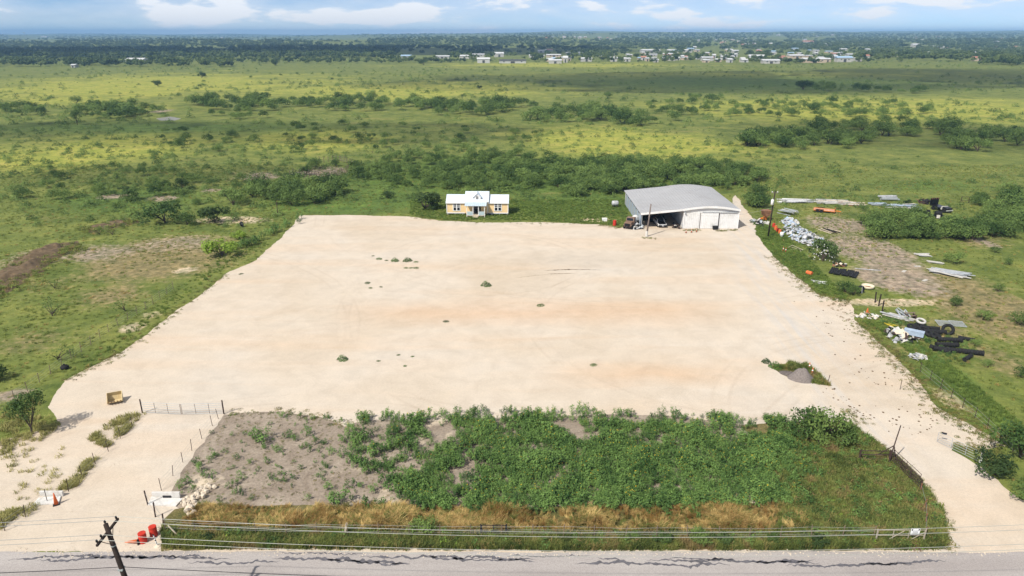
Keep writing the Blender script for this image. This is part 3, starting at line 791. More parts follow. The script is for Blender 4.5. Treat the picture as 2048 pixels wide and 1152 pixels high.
for i, y in enumerate(np.arange(.9, LEN - 1, 1.15)):
    hh = rz_(W2) - .35 - .25 * (i * 7 % 3)
    ob("side_sheet", MB().box((-W2 + .0, y + .5, hh / 2 + .1), (.04, 1.12, hh), rad(1.5 * (i % 3 - 1)), 0, rad(2.0)), M['steel'] if i % 3 else M['bluegrey'], shed)

# ------------------------------------------------------------------ poles and lines
def pole(name, label, base, h, r, m, lean=(0, 0), group=None):
    e = thing(name, label, "pole", base, 0, group)
    p = ob("shaft", MB().tube([(0, 0, 0), (lean[0] * .5, lean[1] * .5, h * .5), (lean[0], lean[1], h)], [r, r * .88, r * .72], 12), m, e, True)
    return e
up = Vector((-23.95, 35.4, 0)); UH = 9.7
pl = pole("utility_pole", "dark leaning timber utility pole with cross arm beside the road", up, UH, .19, M['pole_wood'], (-.98, 0))
top_ = Vector((-.98, 0, UH))
ca = ob("cross_arm", MB().box((-.86 - .14, .05, UH - .62), (.12, 2.5, .14), rad(1)), M['pole_wood'], pl)
br = MB().tube([(-.98 - .08, -.75, UH - .68), (-.86, 0, UH - 1.55)], .025, 6); ob("brace", br, M['pole_wood'], pl)
ob("brace", MB().tube([(-.98 - .08, .75, UH - .68), (-.86, 0, UH - 1.55)], .025, 6), M['pole_wood'], pl)
ob("band", MB().lathe([(.165, 0), (.165, .06)], 12, (-.82, 0, UH - 1.62)), M['steel'], pl)
ins = [Vector((-1.0, 1.1, UH - .50)), Vector((-.98, -.02, UH + .06)), Vector((-1.0, -.62, UH - .50)), Vector((-1.0, -1.08, UH - .50))]
for q in ins:
    i_ = ob("insulator", MB().lathe([(.03, 0), (.03, .06), (.075, .08), (.05, .13), (.075, .15), (.05, .22), (.01, .24)], 10, q), M['ink'], pl, True)
ob("line_clamp", MB().box((-.66, .0, 6.3), (.3, .36, .12)), M['steel'], pl)
def wire(label, a, b, sag, r, m, n=48, grp=None):
    pts = []
    for i in range(n + 1):
        s = i / n; p = a.lerp(b, s); pts.append((p.x, p.y, p.z - sag * 4 * s * (1 - s)))
    return tag(ob("power_line", MB().tube(pts, r, 5), m), label, "power line", grp)
side = ["on the far end of the cross arm", "on the top of the pole", "on the near side of the cross arm", "on the near end of the cross arm"]
for q, sd in zip(ins, side):
    a = up + q + Vector((0, 0, .22)); bR = Vector((47.5, a.y + .05, a.z + .35)); bL = Vector((-96, a.y, a.z))
    wire("pale sagging power line running right, held " + sd, a, bR, 1.45, .015, M['wire_pale'])
    wire("power line running left out of view, held " + sd, a, bL, 1.3, .016, M['wire'])
a = up + Vector((-.66, .15, 6.3)); wire("lowest dark cable crossing the road from the leaning pole to the right", a, Vector((47, 35.3, 6.4)), 1.2, .022, M['ink'])
wire("lowest dark cable running left from the leaning pole", a, Vector((-96, 35.3, 6.4)), 1.2, .02, M['ink'])

b0 = G(1293, 473); e = pole("yard_pole", "grey weathered timber pole standing in front of the shed's open bay", b0, 6.6, .17, M['grey_pole'], (.45, 0))
ob("pole_guard", MB().lathe([(.24, 0), (.24, 1.1), (.2, 1.12)], 10), M['concrete'], e)
wire("thin slack cable from yard pole to the shed roof", b0 + Vector((.45, 0, 6.3)), sp + Vector((-11.5, -.3, 4.0)), .25, .016, M['wire'], 12)
b1 = G(1536, 474); e = pole("transformer_pole", "dark utility pole carrying a white transformer can right of the shed", b1, 9.3, .15, M['pole_wood'], (.25, 0))
tcan = ob("transformer", MB().lathe([(.10, -.05), (.27, 0), (.27, .95), (.22, 1.02), (.05, 1.08)], 14, (-.15, -.32, 6.6)), M['trim'], e, True)
ob("bushing", MB().lathe([(.05, 0), (.05, .3), (.02, .34)], 8, (-.15, -.32, 7.6)), M['steel'], tcan)
ob("cross_arm", MB().box((.24, 0, 8.9), (1.3, .1, .1)), M['grey_pole'], e)
for x in (-.3, .75): ob("insulator", MB().lathe([(.05, 0), (.09, .1), (.06, .25)], 8, (x, 0, 8.95)), M['trim'], e)
wire("long low cable hanging from transformer pole to the shed front", b1 + Vector((.2, 0, 6.0)), sp + Vector((-11.2, -.3, 3.3)), 1.1, .016, M['wire'], 20)
pole("corner_post", "thin dark pole at the far left corner of the gravel yard", G(556, 432), 3.2, .09, M['rust'])

# ------------------------------------------------------------------ fences and gates
def fence(label, pts, h, r, m, wires=3, name="wire_fence", group=None, hvar=.08, lean=.05):
    e = thing(name, label, "fence", pts[0], 0, group); o0 = Vector(pts[0]); tops = []
    for p in pts:
        q = p - o0; hh = h * (1 + RND.uniform(-hvar, hvar)); l = Vector((RND.gauss(0, lean), RND.gauss(0, lean), hh)); tops.append((q, l))
        ob("post", MB().tube([q, q + l], r, 6), m, e)
    for k in range(wires):
        f = (k + .7) / wires * .92
        ob("strand", MB().tube([q + l * f for q, l in tops], .010, 4), M['wire'], e)
    return e
def line_px(pts, n):
    P = [G(*q) for q in pts]; L = [0]
    for i in range(1, len(P)): L.append(L[-1] + (P[i] - P[i - 1]).length)
    out = []
    for i in range(n):
        s = L[-1] * i / (n - 1); k = max(j for j in range(len(P) - 1) if L[j] <= s + 1e-9)
        out.append(P[k].lerp(P[k + 1], (s - L[k]) / max(1e-6, L[k + 1] - L[k])))
    return out
fence("thin steel post fence along the right side of the left driveway", [G(*q) for q in ((437, 838), (425, 852), (404, 878), (384, 902), (366, 925), (346, 952), (323, 981))], 1.25, .028, M['rust'], 3)
fence("thin steel post fence along the left side of the left driveway", [G(*q) for q in ((265, 853), (241, 877), (217, 903), (191, 928), (165, 955), (137, 983))], 1.25, .028, M['rust'], 3)
fence("short run of steel posts by the drain at the road", [G(*q) for q in ((95, 1004), (51, 1034), (10, 1062))], 1.25, .028, M['rust'], 3)
fence("long wire fence beside the left edge of the gravel yard", line_px([(347, 580), (291, 620), (227, 658), (156, 709), (83, 763), (34, 798), (-30, 840)], 20), 1.3, .035, M['wood'], 4)
fence("roadside wire fence in front of the sunflower patch", line_px([(333, 1066), (600, 1074), (950, 1076), (1300, 1080), (1560, 1080), (1745, 1080)], 24), 1.35, .035, M['wood'], 4)
fence("wire fence along the right edge of the property", line_px([(1840, 745), (1905, 800), (1965, 850), (2048, 925), (2120, 985)], 12), 1.3, .032, M['rust'], 3)
fence("short dark timber posts at the side track entrance", [G(*q) for q in ((1750, 605), (1757, 612), (1764, 624))], 1.75, .10, M['pole_wood'], 0, "post_row")
fence("rickety cattle pen of timber posts out in the pasture", line_px([(580, 352), (600, 347), (640, 357), (668, 358), (700, 340), (712, 334), (680, 322), (640, 326)], 44), 1.7, .09, M['wood'], 2, "cattle_pen", None, .3, .12)
fence("leaning braced corner posts by the driveway's concrete drain", [G(*q) for q in ((296, 1010), (311, 1034), (328, 1055))], 1.4, .06, M['rust'], 2, "corner_posts")

def bar_gate(name, label, p0, p1, h, bars, verts, r, m, mv=None, z0=.15, posts=(True, True), ph=None, rp_=.07, mp=None):
    e = thing(name, label, "gate", p0); d_ = p1 - p0; U = d_.normalized()
    for k in range(bars):
        z = z0 + (h - z0) * k / (bars - 1)
        ob("bar", MB().tube([Vector((0, 0, z)) + U * .06, d_ - U * .06 + Vector((0, 0, z))], r, 6), m, e)
    for k in range(verts):
        q = U * .06 + (d_ - U * .12) * (k / (verts - 1))
        ob("upright", MB().tube([q + Vector((0, 0, z0)), q + Vector((0, 0, h))], r * 1.15, 6), mv or m, e)
    for f, q in zip(posts, (Vector((0, 0, 0)), d_)):
        if f: ob("post", MB().tube([q, q + Vector((0, 0, ph or h + .2))], rp_, 8), mp or mv or m, e)
    return e
gl, gm, gr_ = G(285, 826), G(364, 830), G(448, 828)
bar_gate("farm_gate", "left leaf of the pale closed gate across the left driveway", gl, gm, 1.3, 6, 4, .020, M['steel'], M['rust'], .12, (True, False), 1.65, .07, M['rust'])
bar_gate("farm_gate", "right leaf of the pale closed gate across the left driveway", gr_, gm, 1.3, 6, 4, .020, M['steel'], M['rust'], .12, (True, False), 1.65, .07, M['rust'])
g = bar_gate("farm_gate", "long open silver tube gate on the right-hand drive", G(1960, 927), G(1872, 884), 1.15, 5, 4, .018, M['steel'], None, .15, (True, False), 1.55, .11, M['trim'])
ob("latch_plate", MB().box(Vector(G(1876, 886) - G(1960, 927)) + Vector((.5, .15, 1.0)), (.45, .05, .18), rad(-32)), M['ink'], g)
bar_gate("pipe_fence", "dark rusty pipe fence panel beside the tripod post", G(1717, 924), G(1777, 925), 1.25, 3, 2, .045, M['rust'], None, .4, (True, True), 1.35, .07)
bar_gate("pipe_fence", "long rusty pipe panel sloping along the drive by the tripod", G(1779, 926), G(1839, 985), 1.3, 5, 4, .038, M['rust'], None, .25, (False, True), 1.35, .07)
bar_gate("tube_gate", "thin rusty gate leaf folded against the drive-side pipe panel", G(1783, 921), G(1838, 973), 1.25, 5, 3, .024, M['rust'], None, .15, (False, False))
fence("rusty pipe rail running down to the roadside gate", [G(*q) for q in ((1840, 988), (1846, 1020), (1850, 1050), (1848, 1078))], 1.15, .05, M['rust_mid'], 2, "pipe_rail")
tp = G(1776, 930); e = thing("tripod_post", "tall dark steel tripod post at the right-hand entrance", "post", tp)
j = Vector((.25, .1, 2.05)); tt = Vector((.55, .25, 4.1))
ob("mast", MB().tube([(0, 0, 0), j, tt], [.06, .055, .045], 8), M['rust'], e)
for q in ((1747, 914), (1793, 928)):
    ob("leg", MB().tube([G(*q) - tp, j], .045, 8), M['rust'], e)
# roadside gate with the white notice
g0, g1 = G(1750, 1086), G(1846, 1086)
g = bar_gate("roadside_gate", "low pale roadside gate overgrown with weeds, bearing a white notice", g0, g1, 1.25, 3, 4, .028, M['old_wood'], None, .25, (True, True), 1.35, .045)
U = g1 - g0
ob("brace", MB().tube([(U.x * .25, -.03, .35), (U.x * .55, -.03, 1.2)], .026, 6), M['old_wood'], g); ob("brace", MB().tube([(U.x * .62, -.05, .1), (U.x * .98, -.05, 1.1)], .026, 6), M['old_wood'], g)
e = thing("notice_sign", "small white notice board with black marks on the roadside gate", "sign", g0 + Vector((U.x * .76, -.12, 1.0)), rad(2))
ob("board", MB().box((0, 0, .22), (.72, .03, .56)), M['signwhite'], e)
ob("mark", MB().box((-.27, -.019, .38), (.09, .008, .14)), M['ink'], e); ob("mark", MB().box((.27, -.019, .38), (.09, .008, .14)), M['ink'], e)
for z, w in ((.27, .42), (.16, .34), (.07, .40)):
    x = -w / 2; l = MB()
    while x < w / 2: s = RND.uniform(.03, .07); l.box((x + s / 2, -.018, z), (s, .006, .035)); x += s + .02
    ob("lettering", l, M['ink'], e)
g = bar_gate("stock_gate", "small black gate frame standing in the roadside grass", G(962, 1074), G(1013, 1074), 1.15, 2, 3, .035, M['ink'], None, .5, (True, True), 1.25, .05)
e = thing("leaning_plank", "pale leaning plank post in the roadside dry grass", "plank", G(690, 1072)); ob("board", MB().box((.08, 0, .62), (.14, .06, 1.35), 0, 0, rad(14)), M['pale_wood'], e)
e = thing("brace_plank", "pale diagonal brace plank at the left fence corner", "plank", G(352, 1074)); ob("board", MB().tube([(-.45, 0, 1.15), (.35, -.1, .02)], .06, 6), M['pale_wood'], e)

# ------------------------------------------------------------------ barrels, cones, drains
def barrel(label, p, m, s=1.0, group=None, lying=None):
    e = thing("barrel", label, "barrel", p, RND.random() * 3, group)
    prof_ = [(.285, 0), (.295, .02), (.29, .28), (.305, .30), (.29, .32), (.29, .57), (.305, .59), (.29, .61), (.29, .86), (.30, .88)]
    ob("drum", MB().lathe(prof_, 18), m, e, False); ob("lid", MB().lathe([(.265, .865), (.265, .885), (.06, .889)], 18), m, e)
    e.scale = (s, s, s)
    if lying is not None: e.rotation_euler = (rad(90), 0, lying); e.location.z = .30 * s
    return e
barrel("red plastic barrel beside the fallen cone at the left drive", G(287, 1084), M['red'], 1.0)
barrel("red plastic barrel nearest the fence corner, behind the striped post", G(308, 1071), M['red'], 1.0)
def cone(label, p, m=None, s=1.0, lying=None, group=None, band=True):
    e = thing("traffic_cone", label, "traffic cone", p, RND.random(), group)
    ob("base", MB().box((0, 0, .025), (.40, .40, .05)), M['black'], e)
    c_ = ob("cone", MB().lathe([(.15, .05), (.03, .92), (.02, .94)], 14), m or M['orange'], e, True)
    if band: ob("reflective_band", MB().lathe([(.098, .50), (.078, .66)], 14), M['trim'], c_)
    e.scale = (s, s, s)
    if lying is not None: e.rotation_euler = (rad(90), 0, lying); e.location.z = .2 * s
    return e
cone("fallen orange cone lying beside the red barrel", G(279, 1087), None, 1.15, rad(-84), None, False)
cone("orange traffic cone standing on the left concrete drain", G(113, 1009), None, 1.25, None, None, False)
e = thing("marker_post", "black and white striped marker post near the red barrels", "post", G(315, 1092))
for i in range(8): ob("stripe", MB().tube([(-.0 - .02 * i, 0, .1 + i * .13), (-.02 * (i + 1), 0, .1 + (i + 1) * .13)], .045, 8), M['ink'] if i % 2 else M['trim'], e)
ob("base", MB().lathe([(.28, 0), (.26, .05), (.06, .12)], 12), M['rock'], e)
def apron(name, label, pts, h):
    w = [G(*q) for q in pts]; c0 = sum(w, Vector()) / len(w); e = thing(name, label, "drain", c0)
    ob("slab", MB().prism([(p.x - c0.x, p.y - c0.y) for p in w], -.05, h, 'Z'), M['concrete'], e)
    return e, c0
e, c0 = apron("drain_apron", "white concrete drain apron left of the left driveway", [(66, 1011), (118, 1009), (122, 994), (78, 997)], .12)
ob("headwall", MB().box((-.1, .75, .25), (2.0, .18, .5)), M['concrete'], e)
e, c0 = apron("drain_apron", "white concrete drain apron right of the left driveway", [(296, 1011), (352, 1014), (366, 999), (303, 995)], .12)
ob("headwall", MB().box((-.1, .62, .3), (2.4, .18, .6)), M['concrete'], e); ob("culvert_mouth", MB().box((.0, .50, .22), (.7, .1, .18)), M['ink'], e)
def rock_mesh(seed, n=1):
    b = bmesh.new(); bmesh.ops.create_icosphere(b, subdivisions=1, radius=1.0)
    for v_ in b.verts: v_.co *= 1 + .35 * noise.noise(v_.co * 1.3 + Vector((seed * 3.3, 0, 0))); v_.co.z *= .7
    m_ = bpy.data.meshes.new("rock"); b.to_mesh(m_); b.free(); m_.materials.append(M['rock']); return m_
ROCKS = [rock_mesh(i) for i in range(5)]
e = thing("rubble_wall", "tumbled pale rubble bank beside the concrete drain", "rubble", G(385, 1000))
for i in range(90):
    s = RND.random(); k = RND.random()
    a, b_ = ((370, 1012), (418, 975)) if k < .6 else ((378, 1000), (384, 1030))
    p = G(a[0] + (b_[0] - a[0]) * s, a[1] + (b_[1] - a[1]) * s) - G(385, 1000); sz = RND.uniform(.10, .30)
    o = ob("stone", RND.choice(ROCKS), None, e, False, (p.x + RND.gauss(0, .22), p.y + RND.gauss(0, .18), RND.uniform(.02, .30)))
    o.scale = (sz, sz, sz); o.rotation_euler = (RND.random() * 3, RND.random() * 3, RND.random() * 3)
# excavator bucket
bp = G(231, 804); e = thing("excavator_bucket", "tan steel digger bucket lying on the gravel near the left gate", "bucket", bp, rad(205))
pr = [(-.62, .62), (-.50, .06), (-.30, 0), (.15, .02), (.55, .30), (.62, .40), (.10, .34), (-.1, .38), (-.30, .66), (-.42, 1.0)]
sh = [(-.50, 1.02), (-.66, .55), (-.52, .05), (-.25, -.0), (.2, .0), (.65, .34)]
for x in (-.72, .72):
    ob("side_plate", MB().prism([(-.5, 1.02), (-.66, .55), (-.52, .05), (-.25, 0), (.2, 0), (.65, .34)], x - .03, x + .03, 'X'), M['tan_paint'], e)
b = MB()
for (a0, z0), (a1, z1) in zip(sh[:-1], sh[1:]):
    d_ = Vector((0, a1 - a0, z1 - z0)); nrm = Vector((0, -d_.z, d_.y)).normalized() * .04
    P4 = [Vector((x, a, z)) for x, a, z in ((-.69, a0, z0), (.69, a0, z0), (.69, a1, z1), (-.69, a1, z1))]
    b.add(P4 + [p + nrm for p in P4], [(3, 2, 1, 0), (4, 5, 6, 7), (0, 1, 5, 4), (2, 3, 7, 6), (1, 2, 6, 5), (3, 0, 4, 7)])
ob("shell", b, M['tan_paint'], e)
for x in (-.6, -.3, 0, .3, .6): ob("tooth", MB().box((x, .74, .42), (.1, .24, .06), 0, rad(38)), M['rust_mid'], e)

# ------------------------------------------------------------------ gravel heap on the yard
def mound(name, label, cat, c, rx, ry, h, m, seed, n=26, rz=0.0, rough=.25):
    b = MB(); c = Vector(c)
    for i in range(n + 1):
        for j in range(n * 2):
            rr = i / n; a = math.pi * j / n
            x, y = rr * math.cos(a), rr * math.sin(a)
            hh = h * max(0, 1 - rr ** 1.5) * (1 + rough * noise.noise(Vector((x * 2.2 + seed, y * 2.2, 0)))) + .12 * h * (1 - rr) * noise.noise(Vector((x * 9 + seed, y * 9, 3)))
            b.v.append((x * rx, y * ry, hh - .03 * (i == n)))
    m2 = n * 2
    for i in range(n):
        for j in range(m2): b.f.append((i * m2 + j, (i + 1) * m2 + j, (i + 1) * m2 + (j + 1) % m2, i * m2 + (j + 1) % m2))
    o = ob(name, b, m, None, True); o.location = c; o.rotation_euler = (0, 0, rz); return tag(o, label, cat)
mound("aggregate_heap", "dark grey aggregate heap on the grassy island in the yard", "gravel heap", G(1602, 758), 1.55, 1.1, 1.4, M['aggregate_dry'], 3, 22, rad(-20))
mound("aggregate_heap", "low black aggregate spread beside the dark heap", "gravel heap", G(1580, 748), 1.3, .8, .22, M['aggregate'], 8, 16, rad(-25))
cone("orange traffic cone on the island behind the aggregate heap", G(1618, 739), None, 1.0)
cone("orange and white cone touching the aggregate heap's right side", G(1624, 749), None, 1.0)
e = thing("stake", "thin dark stake at the right tip of the yard island", "stake", G(1655, 767)); ob("rod", MB().tube([(0, 0, 0), (.12, 0, 1.1)], .035, 6), M['rust'], e)
e = thing("stake", "thin dark stake standing alone on the right gravel drive", "stake", G(1800, 779)); ob("rod", MB().tube([(0, 0, 0), (.0, 0, 1.15)], .03, 6), M['rust'], e)
def ridge(name, label, cat, pts, wid, h, m, seed):
    P = [G(*q) for q in pts]; b = MB(); n, mm = 60, 14; o0 = P[0]
    for i in range(n + 1):
        s = i / n * (len(P) - 1); k = min(int(s), len(P) - 2); p = P[k].lerp(P[k + 1], s - k); d_ = (P[k + 1] - P[k]).normalized(); q = Vector((-d_.y, d_.x, 0))
        end = min(1, 4 * i / n, 4 * (n - i) / n)
        for j in range(mm + 1):
            u = j / mm * 2 - 1; z = h * (1 - u * u) * end * (.75 + .8 * noise.noise(Vector((i * .23 + seed, u * 2, 0)))) + .25 * h * (1 - u * u) * noise.noise(Vector((i * .9, u * 5, seed)))
            b.v.append(tuple(p - o0 + q * u * wid * (1 + .25 * noise.noise(Vector((i * .2, seed, 7)))) + Vector((0, 0, max(-.02, z)))))
    for i in range(n):
        for j in range(mm): b.f.append((i * (mm + 1) + j, i * (mm + 1) + j + 1, (i + 1) * (mm + 1) + j + 1, (i + 1) * (mm + 1) + j))
    o = ob(name, b, m, None, True); o.location = o0; return tag(o, label, cat)
ridge("soil_bank", "long bank of dark turned soil at the left edge", "soil bank", [(-40, 590), (30, 550), (70, 520), (110, 497), (160, 490)], 3.6, .9, M['dark_soil'], 4.0)
ridge("brush_pile_soil", "low heap of dark earth and dead branches left of the yard", "earth heap", [(170, 462), (215, 452), (268, 440)], 3.0, .6, M['dark_soil'], 8.0)

# ------------------------------------------------------------------ vehicles and machines
def wheel(parent, c, r, w, tyre=None, axis='X'):
    y = ob("tyre", MB().lathe([(r * .62, -w / 2), (r * .93, -w / 2), (r, -w * .3), (r, w * .3), (r * .93, w / 2), (r * .62, w / 2)], 18, c, axis), M['black'], parent)
    ob("rim", MB().lathe([(r * .60, -w * .42), (r * .60, w * .42), (r * .2, w * .46)], 14, c, axis), M['chrome'], y)
car = thing("parked_car", "dark sedan with white sides parked nose-out under the lean-to", "car", G(1325, 456), rad(4))
body = MB().prism([(-.05, .35), (.0, .75), (1.3, .92), (4.3, .92), (4.5, .7), (4.5, .35)], -.85, .85, 'X'); ob("body", body, M['trim'], car)
ob("hood", MB().prism([(.02, .77), (1.25, .95), (1.3, .93), (.05, .74)], -.78, .78, 'X'), M['blackpaint'], car)
ob("bumper", MB().box((0, -.06, .5), (1.74, .18, .28)), M['blackpaint'], car)
cab = ob("cabin", MB().prism([(1.2, .92), (1.85, 1.42), (3.3, 1.42), (4.0, .92)], -.72, .72, 'X'), M['glass'], car)
ob("roof", MB().box((0, 2.55, 1.44), (1.36, 1.5, .05)), M['blackpaint'], cab)
for s in (-1, 1):
    ob("pillar", MB().tube([(s * .74, 1.2, .93), (s * .70, 1.86, 1.43), (s * .70, 3.3, 1.43)], .05, 6), M['trim'], cab)
    ob("headlight", MB().box((s * .62, -.03, .66), (.34, .12, .14)), M['chrome'], car)
    for y in (.85, 3.6): wheel(car, (s * .80, y, .32), .32, .2)
ob("number_plate", MB().box((0, -.17, .5), (.34, .02, .14)), M['signwhite'], car)

tk = thing("old_truck", "old brown-nosed truck with white tank parked left of the shed", "truck", G(1254, 459), rad(-28))
ob("hood", MB().prism([(0, .55), (0, 1.25), (.25, 1.38), (1.5, 1.45), (1.5, .55)], -.7, .7, 'X'), M['brown'], tk)
ob("grille", MB().box((0, -.04, .95), (1.15, .08, .65)), M['blackpaint'], tk)
ob("cab", MB().prism([(1.5, .5), (1.5, 1.5), (1.8, 2.1), (2.9, 2.1), (3.0, .5)], -.8, .8, 'X'), M['brown'], tk)
ob("windscreen", MB().box((0, 1.62, 1.78), (1.35, .05, .55), 0, rad(-26)), M['glass'], tk)
ob("chassis", MB().box((0, 2.6, .5), (.9, 5.0, .2)), M['rust'], tk)
ob("tank", MB().lathe([(.2, 0), (.62, .08), (.66, .3), (.66, 2.0), (.62, 2.2), (.2, 2.3)], 16, (0, 3.2, 1.3), 'Y'), M['trim'], tk, True)
for s in (-1, 1):
    for y in (.6, 4.6): wheel(tk, (s * .82, y, .46), .46, .26)
    ob("fender", MB().prism([(.1, .8), (.3, 1.05), (.9, 1.05), (1.15, .8)], s * .62 - .22, s * .62 + .22, 'X'), M['brown'], tk)

tr = thing("flatbed_trailer", "orange tandem flatbed trailer standing in the scrap meadow", "trailer", G(1648, 424), rad(62))
for i in range(6): ob("deck_board", MB().box((-.84 + i * .336, 0, .62), (.32, 4.3, .06)), M['orange_paint'] if i % 3 else M['scrap_white'], tr)
ob("frame", MB().box((-1.0, 0, .52), (.08, 4.4, .18)).box((1.0, 0, .52), (.08, 4.4, .18)).box((0, -2.2, .52), (2.0, .1, .18)).box((0, 2.2, .52), (2.0, .1, .18)), M['orange_paint'], tr)
ob("tongue", MB().tube([(-.8, -2.2, .5), (0, -3.5, .45)], .06, 6).tube([(.8, -2.2, .5), (0, -3.5, .45)], .06, 6), M['orange_paint'], tr)
ob("front_rail", MB().box((0, -2.18, .85), (2.0, .06, .45)), M['orange_paint'], tr)
for s in (-1, 1):
    for y in (.5, 1.3): wheel(tr, (s * 1.12, y, .34), .34, .2)
    ob("fender", MB().box((s * 1.12, .9, .74), (.26, 1.7, .05)), M['black'], tr)

ft = thing("black_flatbed_truck", "black stake-bed truck wreck parked at the far scrap row", "truck", G(1896, 426), rad(14))
ob("bed", MB().box((0, 2.9, .95), (2.2, 2.9, .12)), M['blackpaint'], ft)
ob("headboard", MB().box((0, 4.3, 1.75), (2.3, .1, 1.5)), M['blackpaint'], ft)
for x in (-.85, -.3, .3, .85): ob("stake", MB().box((x, 4.24, 2.4), (.12, .1, .35)), M['rust_mid'], ft)
ob("hood", MB().prism([(-.2, .6), (-.2, 1.1), (1.1, 1.25), (1.1, .6)], -.75, .75, 'X'), M['blackpaint'], ft)
ob("cab", MB().prism([(1.05, .6), (1.05, 1.25), (1.25, 1.3), (1.5, .6)], -.85, .85, 'X'), M['scrap_white'], ft)
ob("bumper", MB().box((0, -.3, .6), (1.8, .12, .2)), M['chrome'], ft)
for s in (-1, 1):
    for y in (.4, 3.4): wheel(ft, (s * .88, y, .45), .45, .26)
mc = thing("wrecked_machine", "black stripped machine frame lying before the brush, right of the scrap row", "machine", G(1865, 437), rad(-12))
ob("frame", MB().box((0, 0, .55), (4.6, .2, .25)).box((0, 1.2, .55), (4.6, .2, .25)).box((-1.8, .6, .5), (.2, 1.3, .25)).box((1.8, .6, .5), (.2, 1.3, .25)), M['blackpaint'], mc)
ob("engine", MB().box((-1.2, .6, 1.0), (1.4, .9, .8)).box((-.9, .6, 1.5), (.6, .5, .4)), M['black'], mc)
ob("drum", MB().lathe([(.5, 0), (.55, .1), (.55, 1.2), (.5, 1.3)], 14, (.5, .6, 1.05), 'X'), M['black'], mc)
ob("panel", MB().box((.9, -.5, .6), (.7, .08, .7), 0, rad(-20)), M['scrap_white'], mc)
for x in (-2.1, 2.0):
    for y in (-.1, 1.3): wheel(mc, (x, y, .42), .42, .24, None, 'Y')
rm = thing("rusty_hopper", "rust-orange hopper machine half hidden in the brush by the transformer pole", "machine", G(1530, 440), rad(10))
ob("bin", MB().prism([(-.9, 2.2), (.9, 2.2), (.35, .9), (-.35, .9)], -.8, .8, 'Y'), M['rust_mid'], rm)
ob("chute", MB().box((0, 0, .55), (.6, .6, .8)), M['orange_paint'], rm)
for x in (-.75, .75):
    for y in (-.65, .65): ob("leg", MB().tube([(x, y, 0), (x * .9, y * .9, 2.0)], .05, 6), M['rust_mid'], rm)
ob("arm", MB().box((-1.0, -.3, .5), (1.4, .2, .3), 0, 0, rad(-15)), M['orange_paint'], rm)

# ------------------------------------------------------------------ yard clutter round the shed
def tank(label, p, r, L, m, rz=0.0):
    e = thing("storage_tank", label, "tank", p, rz)
    ob("shell", MB().lathe([(r * .3, 0), (r * .9, .1), (r, .3), (r, L - .3), (r * .9, L - .1), (r * .3, L)], 16, (0, 0, r + .3), 'X'), m, e, True)
    for x in (L * .22, L * .78): ob("saddle", MB().box((x, 0, .25), (.15, r * 1.5, .5)), M['rust'], e)
    return e
tank("grey and white tank standing in the grass left of the shed", G(1223, 414), .6, 1.6, M['scrap'])
barrel("red-orange barrel on the grass left of the old truck", G(1229, 451), M['red'], 1.25)
e = thing("white_chest", "white chest lying on the grass left of the shed", "box", G(1209, 442), .1); ob("case", MB().box((0, 0, .3), (1.0, .6, .55)), M['trim'], e); ob("lid", MB().box((0, 0, .61), (1.04, .64, .06)), M['trim'], e)
e = thing("portable_blue_tank", "blue plastic drum stack against the shed's white wall", "drum", G(1368, 456), 0)
ob("drum", MB().lathe([(.36, 0), (.38, .05), (.38, .9), (.3, 1.0)], 14), M['blue'], e, True); ob("cap", MB().lathe([(.30, 1.0), (.34, 1.35), (.1, 1.4)], 12), M['blackpaint'], e)
e = thing("black_bin", "black rectangular bin beside the shed's sliding door", "bin", G(1430, 459)); ob("tub", MB().prism([(-.42, 0), (.42, 0), (.5, .7), (-.5, .7)], -.35, .35, 'Y'), M['black'], e); ob("rim", MB().box((0, 0, .71), (1.08, .78, .05)), M['black'], e)
for x, y, l in ((1372, 466, "leftmost small orange cone in the weeds before the shed"), (1383, 465, "second small pale cone in the weeds before the shed"), (1393, 464, "rightmost small cone before the shed's sliding door")): cone(l, G(x, y), None, .8)

def pile_heap(name, label, cat, px, py, rx, ry, h, mats, n, size, long=1.0, piece="piece", parts=True):
    """a thrown-together heap of separate bent sheets and slats"""
    c0 = G(px, py); k = PXM(c0); wx = rx / k; wy = abs(G(px, py - ry).y - G(px, py + ry).y) / 2
    e = thing(name, label, cat, c0)
    protos = []
    for i in range(5):
        b = MB(); L = size * long * RND.uniform(.7, 1.3); w_ = size * RND.uniform(.4, .8); m_ = 5
        for q in range(m_ + 1):
            u = q / m_ - .5; zz = .18 * size * math.sin(u * 5 + i) 
            b.v += [(u * L, -w_ / 2, zz), (u * L, w_ / 2, zz * .6), (u * L, w_ / 2, zz * .6 - .04), (u * L, -w_ / 2, zz - .04)]
        for q in range(m_):
            for s in range(4): b.f.append((4 * q + s, 4 * q + (s + 1) % 4, 4 * q + 4 + (s + 1) % 4, 4 * q + 4 + s))
        b.f += [(0, 3, 2, 1), (4 * m_, 4 * m_ + 1, 4 * m_ + 2, 4 * m_ + 3)]
        protos.append(b.mesh(piece))
    ms = {}
    for i in range(n):
        a = RND.random() * 6.28; r_ = math.sqrt(RND.random()); m_ = RND.choice(mats); pr_ = RND.choice(protos)
        key = (pr_.name, m_.name)
        if key not in ms: c_ = pr_.copy(); c_.materials.clear(); c_.materials.append(m_); ms[key] = c_
        o = ob(piece, ms[key], None, e, False, (r_ * math.cos(a) * wx, r_ * math.sin(a) * wy, .1 + h * (1 - r_) * RND.random() + .12 * size))
        o.rotation_euler = (RND.gauss(0, .35), RND.gauss(0, .35), RND.random() * 6.28)
    return e
